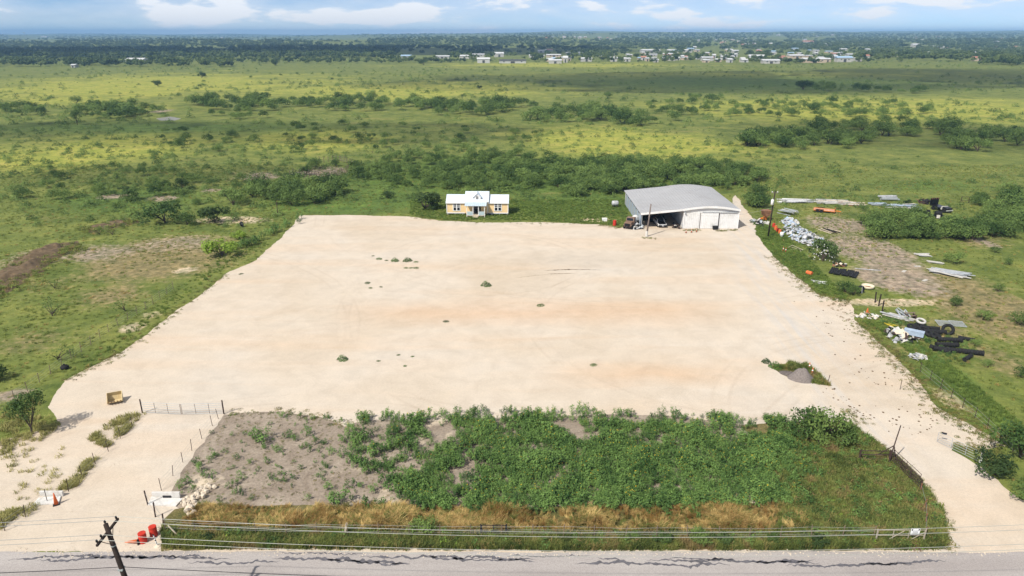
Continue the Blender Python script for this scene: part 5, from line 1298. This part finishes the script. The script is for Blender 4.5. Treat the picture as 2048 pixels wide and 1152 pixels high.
# ------------------------------------------------------------------ grasses
def keep_out(a, polys):
    m = np.ones(len(a), bool)
    for w in polys: m &= ~in_poly(a[:, 0], a[:, 1], w)
    return a[m]
yard_poly = [(p.x, p.y) for p in yard_w]
NEAR = [(-100, 330), (2150, 330), (2150, 1100), (-100, 1100)]
a = keep_out(fill(NEAR, 52000), [yard_poly])
a = a[np.array([gn(x, y, .05, 1) + .6 * gn(x, y, .3, 4) + RND.gauss(0, .3) > -.15 for x, y in a])]
scatter("pasture_grass", "tufted pasture grass round the yard", "grass", PAS, p3(a), NP.uniform(.35, 1.0, len(a)), NP.uniform(0, 6.28, len(a)))
LUSH = [[(820, 400), (1260, 400), (1250, 452), (1080, 442), (890, 440), (820, 430)], [(1500, 440), (1560, 460), (1660, 560), (1700, 600), (1640, 588), (1560, 520), (1512, 475)], [(480, 470), (545, 485), (420, 555), (340, 620), (260, 680), (150, 740), (230, 680), (380, 560)],
        [(1720, 640), (1800, 690), (1900, 780), (1960, 830), (2048, 900), (2048, 850), (1900, 730), (1790, 650)]]
pts = np.concatenate([fill(q, n_) for q, n_ in zip(LUSH, (5200, 1900, 350, 1300))]); pts = keep_out(pts, [yard_poly])
scatter("lush_grass", "thick bright green grass round the yard's edges", "grass", LAWN, p3(pts), NP.uniform(.5, 1.2, len(pts)), NP.uniform(0, 6.28, len(pts)))
vg = np.concatenate([fill([(326, 1060), (600, 1066), (1000, 1070), (1400, 1072), (1890, 1060), (1885, 1098), (1200, 1100), (330, 1096)], 5200), fill([(1560, 880), (1700, 850), (1800, 925), (1838, 962), (1880, 1020), (1890, 1090), (1560, 1080), (1560, 1010)], 7500),
                     fill([(1546, 737), (1580, 727), (1615, 731), (1640, 753), (1660, 772), (1625, 766), (1612, 745), (1575, 740)], 260)])
scatter("verge_grass", "rough green grass and weeds of the roadside verge", "grass", GRN, p3(vg, .012), NP.uniform(.6, 1.5, len(vg)), NP.uniform(0, 6.28, len(vg)))
vw = np.concatenate([fill([(1540, 860), (1700, 850), (1800, 925), (1838, 962), (1880, 1020), (1885, 1085), (1540, 1080), (1580, 1010)], 2000), fill([(330, 1060), (1740, 1072), (1740, 1094), (330, 1092)], 420)])
vw = np.concatenate([vw, fill([(1745, 1082), (1850, 1082), (1850, 1096), (1745, 1096)], 60)])
vw = vw[np.array([gn(x, y, .35, 11) + RND.gauss(0, .15) > -.12 for x, y in vw])]
scatter("verge_weeds", "clumps of leafy weeds in the roadside verge", "weeds", WEED + BROWNW, p3(vw, .012), NP.uniform(.3, 1.3, len(vw)), NP.uniform(0, 6.28, len(vw)))
dg = fill([(400, 1012), (800, 1016), (1250, 1016), (1560, 1008), (1640, 1020), (1600, 1062), (1300, 1068), (900, 1066), (480, 1062), (360, 1050)], 5200)
dg = dg[np.array([gn(x, y, .18, 3) + .5 * gn(x, y, .6, 5) + RND.gauss(0, .2) > -.12 for x, y in dg])]
sc = np.array([.85 + .9 * gn(x, y, .25, 8) for x, y in dg]); rt = np.array([2.4 * gn(x, y, .12, 6) + RND.gauss(0, .25) for x, y in dg])
scatter("dry_grass", "tall golden dry grass lying in swirls along the roadside", "grass", DRY, p3(dg, .012), sc, rt)
yg = np.concatenate([fill(q, n) for q, n in (([(175, 880), (240, 830), (290, 828), (270, 850), (215, 895)], 700), ([(110, 985), (150, 945), (190, 905), (200, 915), (150, 975)], 260), ([(0, 1030), (40, 1020), (60, 1030), (0, 1058)], 300), ([(0, 830), (70, 800), (120, 850), (90, 880), (0, 910)], 700),
                                                  ([(0, 880), (170, 900), (100, 990), (0, 1010)], 120), ([(60, 1005), (100, 1000), (40, 1040)], 60))])
yg = yg[np.array([gn(x, y, .6, 7) + .6 * gn(x, y, 2.0, 2) + RND.gauss(0, .25) > .12 for x, y in yg])]
scatter("sandy_grass", "yellow-green grass tufts on the sandy ground left of the driveway", "grass", SANDG, p3(yg, .008), NP.uniform(.6, 1.4, len(yg)), NP.uniform(0, 6.28, len(yg)))
def along(pxs, n, w, bias=0.0):
    P = [G(*q) for q in pxs]; out = []
    for _ in range(n):
        k = RND.randrange(len(P) - 1); s = RND.random(); p = P[k].lerp(P[k + 1], s); d_ = (P[k + 1] - P[k]).normalized(); q = Vector((-d_.y, d_.x, 0)); p = p + q * (RND.gauss(0, w) + bias); out.append((p.x, p.y, .012))
    return out
lw = along([(1545, 512), (1590, 550), (1640, 590), (1700, 602)], 420, .9) + along([(1712, 640), (1752, 680), (1800, 722), (1840, 765)], 420, 1.0) + along([(1840, 765), (1880, 815), (1945, 850), (2012, 893)], 420, 1.1) + along([(1905, 885), (1962, 900), (2000, 905)], 120, .6) \
    + along([(1690, 815), (1720, 850)], 40, .5) + along([(820, 433), (960, 445), (1200, 449), (1240, 456)], 200, .6) + along([(130, 762), (240, 706), (352, 622), (452, 548)], 300, .6) + along([(452, 828), (560, 824), (640, 834), (690, 850)], 90, .4) + along([(1890, 1098), (1893, 1050), (1838, 962), (1745, 880)], 160, .3)\
    + along([(1365, 461), (1400, 460)], 60, .35) + along([(1432, 462), (1476, 460)], 60, .35) + along([(1283, 475), (1312, 478)], 30, .3)
scatter("edge_weeds", "low weeds creeping onto the edges of the gravel", "weeds", LOW, lw, NP.uniform(.35, 1.15, len(lw)), NP.uniform(0, 6.28, len(lw)))
sl = fill([(452, 832), (640, 838), (860, 846), (850, 1000), (400, 1004), (350, 985)], 330)
sl = sl[np.array([gn(x, y, .3, 21) + RND.gauss(0, .2) > .0 for x, y in sl])]
scatter("soil_seedlings", "small sunflower seedlings dotted over the grey soil", "seedlings", SUN, p3(sl, .012), NP.uniform(.22, .55, len(sl)), NP.uniform(0, 6.28, len(sl)))
sw = fill([(452, 828), (640, 834), (830, 842), (840, 1000), (400, 1008), (345, 985)], 900)
scatter("soil_weeds", "tiny weeds speckling the grey soil", "weeds", LOW, p3(sw, .012), NP.uniform(.2, .6, len(sw)), NP.uniform(0, 6.28, len(sw)))
gb = np.array([q[:2] for q in along([(-40, 600), (30, 560), (70, 528), (110, 505), (165, 494)], 700, 2.2) + along([(165, 466), (215, 456), (272, 442)], 260, 2.0)])
scatter("bank_grass", "grass growing over the turned soil banks at left", "grass", PAS + LOW, p3(gb, .25), NP.uniform(.6, 1.6, len(gb)), NP.uniform(0, 6.28, len(gb)))
js = np.concatenate([fill([(1755, 640), (1830, 640), (1960, 700), (1930, 735), (1850, 730)], 380), fill([(1500, 445), (1590, 430), (1650, 480), (1620, 510), (1560, 480)], 240), fill([(1560, 392), (1840, 395), (1900, 440), (1840, 440), (1780, 418), (1570, 415)], 300)])
scatter("scrap_weeds", "weeds growing up through the scrap piles", "weeds", LOW + WEED + GRN, p3(js, .02), NP.uniform(.4, 1.1, len(js)), NP.uniform(0, 6.28, len(js)))
# stones and clods on the gravel
ym = fill([(140, 760), (600, 440), (1480, 470), (1700, 640), (1900, 860), (1700, 830), (450, 820), (300, 815)], 1500); ym = np.concatenate([ym, fill([(0, 1000), (300, 830), (440, 832), (330, 980), (320, 1095), (0, 1098)], 500)])
scatter("loose_stones", "small loose stones strewn over the gravel", "stones", ROCKS, p3(ym, .01), NP.uniform(.015, .06, len(ym)), NP.uniform(0, 6.28, len(ym)))

rs = along([(20, 1106), (700, 1106), (1400, 1108), (2040, 1106)], 700, .22)
scatter("road_gravel", "pale gravel spilled along the road's edge", "gravel", ROCKS, [(q[0], q[1], .024) for q in rs], NP.uniform(.02, .07, len(rs)), NP.uniform(0, 6.28, len(rs)))
CLODS = []
for q in ROCKS: m_ = q.copy(); m_.materials.clear(); m_.materials.append(M['dark_soil']); CLODS.append(m_)
EW = [weed_mesh("edge_clump", 860 + i, 60, .30, .16, .05, M['dead'] if i < 2 else M['weed_dark']) for i in range(3)]
cl = along([(1545, 512), (1590, 550), (1640, 590), (1700, 602)], 90, .5, 1.3) + along([(1712, 640), (1752, 680), (1800, 722), (1840, 765)], 130, .9, 1.4) + along([(1840, 765), (1880, 815), (1945, 850), (2012, 893)], 110, 1.0, 1.5) + along([(1640, 600), (1720, 720), (1800, 830), (1860, 860)], 90, 2.0) + along([(1660, 775), (1700, 815), (1730, 840)], 40, .7)
cl = [q for q in cl if in_poly(np.array([q[0]]), np.array([q[1]]), yard_poly)[0]]
scatter("dirt_clods", "dark clods and dried weeds strewn along the right gravel drive", "clods", CLODS, cl, NP.uniform(.04, .15, len(cl)), NP.uniform(0, 6.28, len(cl)))
c2 = [q for q in along([(1545, 512), (1640, 590), (1712, 640), (1800, 722), (1880, 815), (2012, 893)], 330, 1.3, .8)]
scatter("edge_clumps", "dried weed clumps on the right edge of the gravel", "weeds", EW, c2, NP.uniform(.35, 1.1, len(c2)), NP.uniform(0, 6.28, len(c2)))
# ------------------------------------------------------------------ weeds standing singly in the yard
YW = [(758, 518, .7, "d"), (746, 512, .35, "d"), (773, 521, .4, "d"), (790, 522, 1.0, "w"), (815, 522, 1.1, "w"), (832, 524, .5, "d"), (812, 536, .5, "d"), (832, 536, .6, "d"), (822, 536, .45, "d"), (735, 566, .6, "d"), (741, 576, .4, "d"), (762, 574, .35, "d"),
      (972, 571, 1.15, "w"), (1081, 611, .7, "d"), (892, 643, .5, "d"), (685, 719, .95, "w"), (482, 548, .45, "d"), (797, 710, .3, "d"), (825, 713, .28, "d"), (810, 732, .3, "d"), (757, 722, .3, "d"), (1187, 730, .5, "d"), (1532, 724, .8, "w"), (1550, 734, 1.1, "w")]
where = ["in the small weed cluster in the upper left of the yard"] * 9 + ["in the trio left of the yard's middle"] * 3
SPEC = {(972, 571): "largest dark green weed alone in the middle of the yard", (1081, 611): "flat brown weed on the orange band of the yard", (892, 643): "tiny brown weed below the yard's middle", (685, 719): "round green weed alone in the lower left of the yard",
        (482, 548): "tiny weed near the yard's left edge", (1187, 730): "small spiky weed low in the right of the yard", (1532, 724): "small leafy weed left of the aggregate island", (1550, 734): "leafy weed at the left tip of the aggregate island",
        (790, 522): "left leafy weed of the yard's upper left cluster", (815, 522): "right leafy weed of the yard's upper left cluster"}
DW = [weed_mesh("dark_weed", 790 + i, 260, .6, .5, .075, M['weed_dark']) for i in range(3)]
YG = [weed_mesh("green_yard_weed", 795 + i, 260, .5, .6, .075, M['weed_dark']) for i in range(3)]
for i, (x, y, s, k) in enumerate(YW):
    l = SPEC.get((x, y)) or ("low brown weed " + (where[i] if i < len(where) else "among the specks in the lower left of the yard"))
    o = ob("yard_weed", r2.choice(YG if k == 'w' else DW), None, None, False, G(x, y)); o.scale = (s * 1.6, s * 1.35, s * (1.1 if k == 'w' else .7)); o.rotation_euler = (0, 0, r2.random() * 6.28); tag(o, l, "weed", "weeds standing in the gravel yard")

# ------------------------------------------------------------------ sunflowers
dense = fill([(830, 850), (900, 838), (1000, 842), (1100, 838), (1200, 848), (1330, 850), (1500, 850), (1570, 858), (1588, 900), (1590, 965), (1560, 1012), (1300, 1018), (1000, 1018), (840, 1014), (800, 985), (845, 950), (870, 900)], 3300)
keep = []
for x, y in dense:
    px, py = to_px(x, y)
    d_ = gn(x, y, .30, 1.5) + .5 * gn(x, y, .9, 3) + RND.gauss(0, .12)
    lim = .34 - .35 * min(1, (px - 800) / 350) - .40 * min(1, max(0, py - 850) / 90)
    if d_ > lim - .20: keep.append((x, y))
keep += [(q[0], q[1]) for q in along([(720, 842), (850, 838), (1000, 836), (1180, 832), (1330, 836), (1480, 846), (1580, 852)], 150, .55)]
keep += [(q[0], q[1]) for q in along([(1575, 870), (1600, 910), (1590, 965), (1550, 1010)], 60, .8)] + [(q[0], q[1]) for q in along([(800, 985), (850, 1014), (1100, 1018), (1400, 1018)], 60, .45)]
mid = [tuple(q) for q in fill([(680, 870), (840, 842), (870, 900), (840, 980), (780, 975), (700, 930)], 260) if gn(q[0], q[1], .5, 31) + RND.gauss(0, .18) > .0]
sparse = [(520, 886, 1.7), (510, 880, 1.3), (533, 880, 1.4), (575, 876, 1.0), (590, 882, .9), (612, 872, 1.1), (600, 838, .8), (562, 834, .8), (655, 838, .7), (720, 838, 1.0), (743, 835, .6), (690, 912, 1.0), (705, 922, .9), (745, 912, 1.3), (735, 945, 1.4), (745, 985, .9), (700, 975, 1.0), (660, 980, .9),
          (640, 955, .7), (578, 962, 1.0), (600, 940, .6), (535, 925, .7), (505, 1000, .6), (680, 1012, 1.7), (672, 1005, 1.2), (735, 1014, 1.1), (760, 1012, 1.0), (785, 985, 1.4), (783, 970, 1.1), (400, 945, 1.0), (392, 932, .9), (410, 958, .9), (378, 968, 1.0), (362, 978, .9), (385, 985, .8), (475, 920, .7), (500, 928, .6),
          (460, 975, .8), (478, 965, .7), (550, 900, .8), (560, 905, .7), (620, 905, .7), (630, 890, .8), (650, 935, .8), (668, 905, .6), (715, 900, .8), (712, 870, .7), (540, 850, .5), (490, 870, .5), (470, 990, .6), (440, 1002, .6), (560, 950, .5), (615, 1000, .6), (423, 868, .5), (465, 872, .5), (480, 985, .7)]
for x, y, s in sparse:
    p = G(x, y)
    o = ob("sunflower_plant", r2.choice(SUN), None, None, False, p); o.scale = (s * .95,) * 3; o.rotation_euler = (0, 0, r2.random() * 6.28)
    size = "large" if s > 1.25 else "bushy" if s > .95 else "middling" if s > .75 else "small"
    reg = "near the left driveway fence" if x < 430 else "low on the grey soil towards the dry grass" if y > 940 else "on the upper grey soil, " + ("left" if x < 560 else "centre" if x < 680 else "right")
    tag(o, size + " leafy sunflower clump standing apart " + reg, "sunflower", "sunflower clumps scattered on the grey soil")
keep.sort(key=lambda q: q[1]); keep_all = keep + mid
nind = 300 - len(sparse) - 24
for x, y in keep_all[:nind]:
    f = gn(x, y, .15, 9) + (x - 10) * .02
    o = ob("sunflower_plant", r2.choice(SUNF if f > .12 else SUN), None, None, False, (x, y, .01)); s = r2.uniform(.65, 1.15); o.scale = (s, s, s * r2.uniform(.7, 1.05)); o.rotation_euler = (0, 0, r2.random() * 6.28)
    px_ = to_px(x, y)[0]; seg_ = "left end" if px_ < 930 else "above the stock gate" if px_ < 1060 else "middle" if px_ < 1250 else "right of middle" if px_ < 1420 else "right end"
    tag(o, ("tall" if s > .98 else "low" if s < .82 else "middling") + (" yellow-flowered" if f > .12 else " leafy") + " sunflower in the dense patch's front rows, " + seg_, "sunflower", "front rows of the sunflower patch")
rest = keep_all[nind:]
scatter("sunflower_patch", "dense patch of green sunflowers between the yard and the road", "sunflowers", SUN + SUNF[:2], [(x, y, .01) for x, y in rest], np.array([max(.40, .80 + .60 * gn(x, y, .35, 12) + RND.gauss(0, .13)) for x, y in rest]), NP.uniform(0, 6.28, len(rest)))
for i in range(24):
    s = i / 23; px = 598 - 118 * s + RND.gauss(0, 5); py = 440 + 58 * s + RND.gauss(0, 4)
    o = ob("edge_plant", r2.choice(SUN), None, None, False, G(px, py)); k = r2.uniform(1.1, 1.8); o.scale = (k, k, k); o.rotation_euler = (0, 0, r2.random() * 6.28)
    tag(o, ("big" if k > 1.5 else "small") + " leafy weed in the green row along the yard's upper left edge, " + ("top" if s < .3 else "middle" if s < .66 else "bottom") + " third", "weed", "weed row along the yard's upper left edge")

# ------------------------------------------------------------------ the far plain: woodland, town
FAR = []
for i in range(4):
    cm, bl = crown_mesh("far_crown", 800 + i, 7, 150, .17, .8, .18); cm.materials.append(M['far_tree']); FAR.append(cm)
pts, scl = [], []
def far_add(px, py, s):
    p = Gt(px, py); pts.append(tuple(p)); scl.append(s)
for _ in range(16000):
    py = 67 + 50 * RND.random() ** 1.25; px = RND.uniform(-80, 2130)
    d_ = gn(px, py * 7, .008, 1) + .6 * gn(px, py * 9, .03, 4)
    town = 800 < px < 1720 and 100 < py < 126
    th = .32 if town else (-.55 if (px < 760 and 84 < py < 116) else -.18)
    if px > 1300 and py < 100: th = -.3
    if d_ + RND.gauss(0, .15) > th: far_add(px, py, RND.uniform(4.5, 8.0))
for _ in range(260): far_add(RND.uniform(-40, 470), 134 - 14 * RND.random(), RND.uniform(4.0, 7.5))
for _ in range(120): far_add(RND.uniform(470, 900), 128 - 8 * RND.random(), RND.uniform(3.5, 6.0))
for _ in range(150): far_add(RND.uniform(1700, 2100), 124 - 16 * RND.random(), RND.uniform(5, 8.5))
for _ in range(60): far_add(RND.uniform(1960, 2100), 132 - 10 * RND.random(), RND.uniform(6, 9))
for _ in range(210): far_add(RND.uniform(900, 1760), 126 - 22 * RND.random(), RND.uniform(3.5, 7))
for _ in range(40): far_add(RND.uniform(1500, 1640), 127 - 3 * RND.random(), RND.uniform(4, 6))
scatter("far_woodland", "blue-green woodland covering the far plain and hills", "woodland", FAR, pts, scl, NP.uniform(0, 6.28, len(pts)))
WALLS = [simple("far_wall_%s" % n_, c_, .8, .06, .3) for n_, c_ in (("white", (.44, .43, .41)), ("grey", (.48, .48, .48)), ("tan", (.52, .42, .33)))]
ROOFS = [simple("far_roof_%s" % n_, c_, .6, .06, .3) for n_, c_ in (("white", (.54, .55, .56)), ("blue", (.30, .42, .55)), ("grey", (.42, .43, .45)), ("red", (.42, .20, .14)), ("dark", (.07, .07, .07)))]
def building(label, px, py, wpx, h, wi, ri, dpt=None, group=None):
    h *= .72
    p = Gt(px, py); k = PXM(p); W = wpx * .82 / k; D = dpt or max(10, min(24, W * .6)); rz0 = RND.uniform(-.12, .12)
    e = thing("far_building", label, "building", p, rz0, group)
    ob("wall", MB().prism([(-D / 2, -1), (D / 2, -1), (D / 2, h * .8), (-D / 2, h * .8)], -W / 2, W / 2, 'X'), WALLS[wi], e)
    ob("roof", MB().prism([(-D / 2 - .6, h * .8), (D / 2 + .6, h * .8), (0, h * 1.12)], -W / 2 - .6, W / 2 + .6, 'X'), ROOFS[ri], e)
    n = max(1, int(W / 9)); dm_ = MB().box((0, -D / 2 - .06, h * .3), (W * .12 + 1.2, .12, h * .55)); ob("door", dm_, ROOFS[4], e)
    for i in range(n):
        x = -W / 2 + W * (i + .5) / n
        if abs(x) > W * .08 + 1.5: ob("window", MB().box((x, -D / 2 - .06, h * .5), (1.8, .12, 1.2)), ROOFS[4], e)
    return e
B = [("white long farm building among trees on the far left", 275, 127, 43, 9, 0, 0), ("tiny white shed among trees at far left", 150, 135, 9, 5, 0, 0), ("blue-roofed far building left of the town", 813, 118, 24, 8, 0, 1), ("low white building right of the blue roof", 885, 117, 34, 6, 0, 0),
     ("long white-roofed building at the town's left end", 930, 117, 24, 7, 0, 0), ("second white-roofed building at the town's left end", 957, 114, 28, 7, 0, 2), ("tall blue-white warehouse at the town's left", 998, 114, 22, 10, 0, 0), ("white-roofed open shed at the near field edge", 967, 126, 30, 9, 1, 0),
     ("long dark-roofed shed at the near field edge", 1025, 126, 64, 6, 1, 4), ("long white building behind the dark-roofed shed", 1071, 115, 30, 6, 0, 0), ("pale building in the town's middle left", 1107, 114, 34, 6, 2, 0), ("white trailer-like building at the field's edge", 1110, 127, 30, 7, 0, 0),
     ("pale silo block at the field's edge", 1131, 125, 10, 11, 0, 0), ("white building on the field's edge centre", 1172, 123, 26, 7, 0, 0), ("white house beside the central town trees", 1227, 123, 16, 8, 0, 0), ("small white house right of the central trees", 1254, 123, 15, 7, 0, 0),
     ("long flat warehouse on the rise above the town", 1300, 106, 44, 9, 0, 0), ("second flat warehouse on the rise above the town", 1345, 105, 26, 8, 1, 0), ("white warehouse at the right of the rise", 1375, 105, 20, 8, 0, 0), ("grey-roofed hall below the rise", 1302, 113, 28, 6, 0, 2),
     ("pale hall left of the right-hand town block", 1335, 112, 22, 6, 0, 0), ("grey house at left of the right-hand town block", 1413, 122, 26, 8, 0, 2), ("white hall in the right-hand town block", 1454, 120, 30, 8, 0, 0), ("wide white hall with pale roof, right-hand town block", 1512, 119, 36, 9, 0, 0),
     ("long white mobile home row at the shaded field's edge", 1540, 127, 40, 7, 0, 0), ("pinkish flat hall behind the mobile homes", 1590, 117, 36, 8, 2, 0), ("long brown-walled shed right of the mobile homes", 1625, 125, 52, 8, 2, 0), ("blue-grey gabled hall at the town's right end", 1686, 124, 36, 10, 0, 1),
     ("tan house among trees right of the town", 1796, 113, 16, 10, 2, 2), ("white house among trees far right", 1861, 113, 16, 10, 0, 0), ("red-roofed house among the dark trees far right", 1956, 122, 26, 8, 2, 3), ("pale house above the red roof far right", 1943, 110, 12, 8, 0, 0),
     ("white hall on the right hillside", 1830, 95, 18, 12, 0, 0), ("long pale hall on the right hillside", 1874, 98, 26, 10, 0, 0), ("red-roofed hall on the middle hillside", 1615, 88, 24, 12, 0, 3), ("white hall low on the left skyline", 90, 75, 14, 14, 0, 0), ("white hall on the left hill horizon", 445, 77, 7, 12, 0, 0)]
for a in B: building(*a)
for i in range(84):
    px, py = RND.uniform(1060, 1740), 125 - 24 * RND.random() ** 1.3
    ri_ = RND.choice((0, 0, 2, 2, 3, 1))
    building("small " + ("white-roofed", "blue-roofed", "grey-roofed", "red-roofed")[ri_] + " building packed in the far town's " + ("back " if py < 112 else "front ") + ("left part" if px < 1290 else "middle" if px < 1500 else "right part"), px, py, RND.uniform(6, 17), RND.uniform(5, 8), RND.choice((0, 1, 2)), ri_, None, "small buildings of the far town")
for i in range(60):
    px = RND.uniform(1350, 2048) if i < 44 else RND.uniform(1080, 1260); py = RND.uniform(70, 100) if i < 44 else RND.uniform(75, 81)
    building("pale house scattered among trees on the far hillside" if i < 44 else "pale house in the new estate on the far ridge", px, py, RND.uniform(4, 9), RND.uniform(6, 9), RND.choice((0, 0, 1, 2)), RND.choice((0, 0, 2, 3)), None, "houses on the far hillside" if i < 44 else "houses of the far ridge estate")
e = thing("water_tower", "tiny water tower on the left horizon", "tower", Gt(50, 73)); 
ob("tank", MB().lathe([(2, 24), (9, 27), (9, 31), (2, 34)], 14), M['steel'], e, True); ob("column", MB().tube([(0, 0, 0), (0, 0, 25)], 1.6, 8), M['steel'], e)
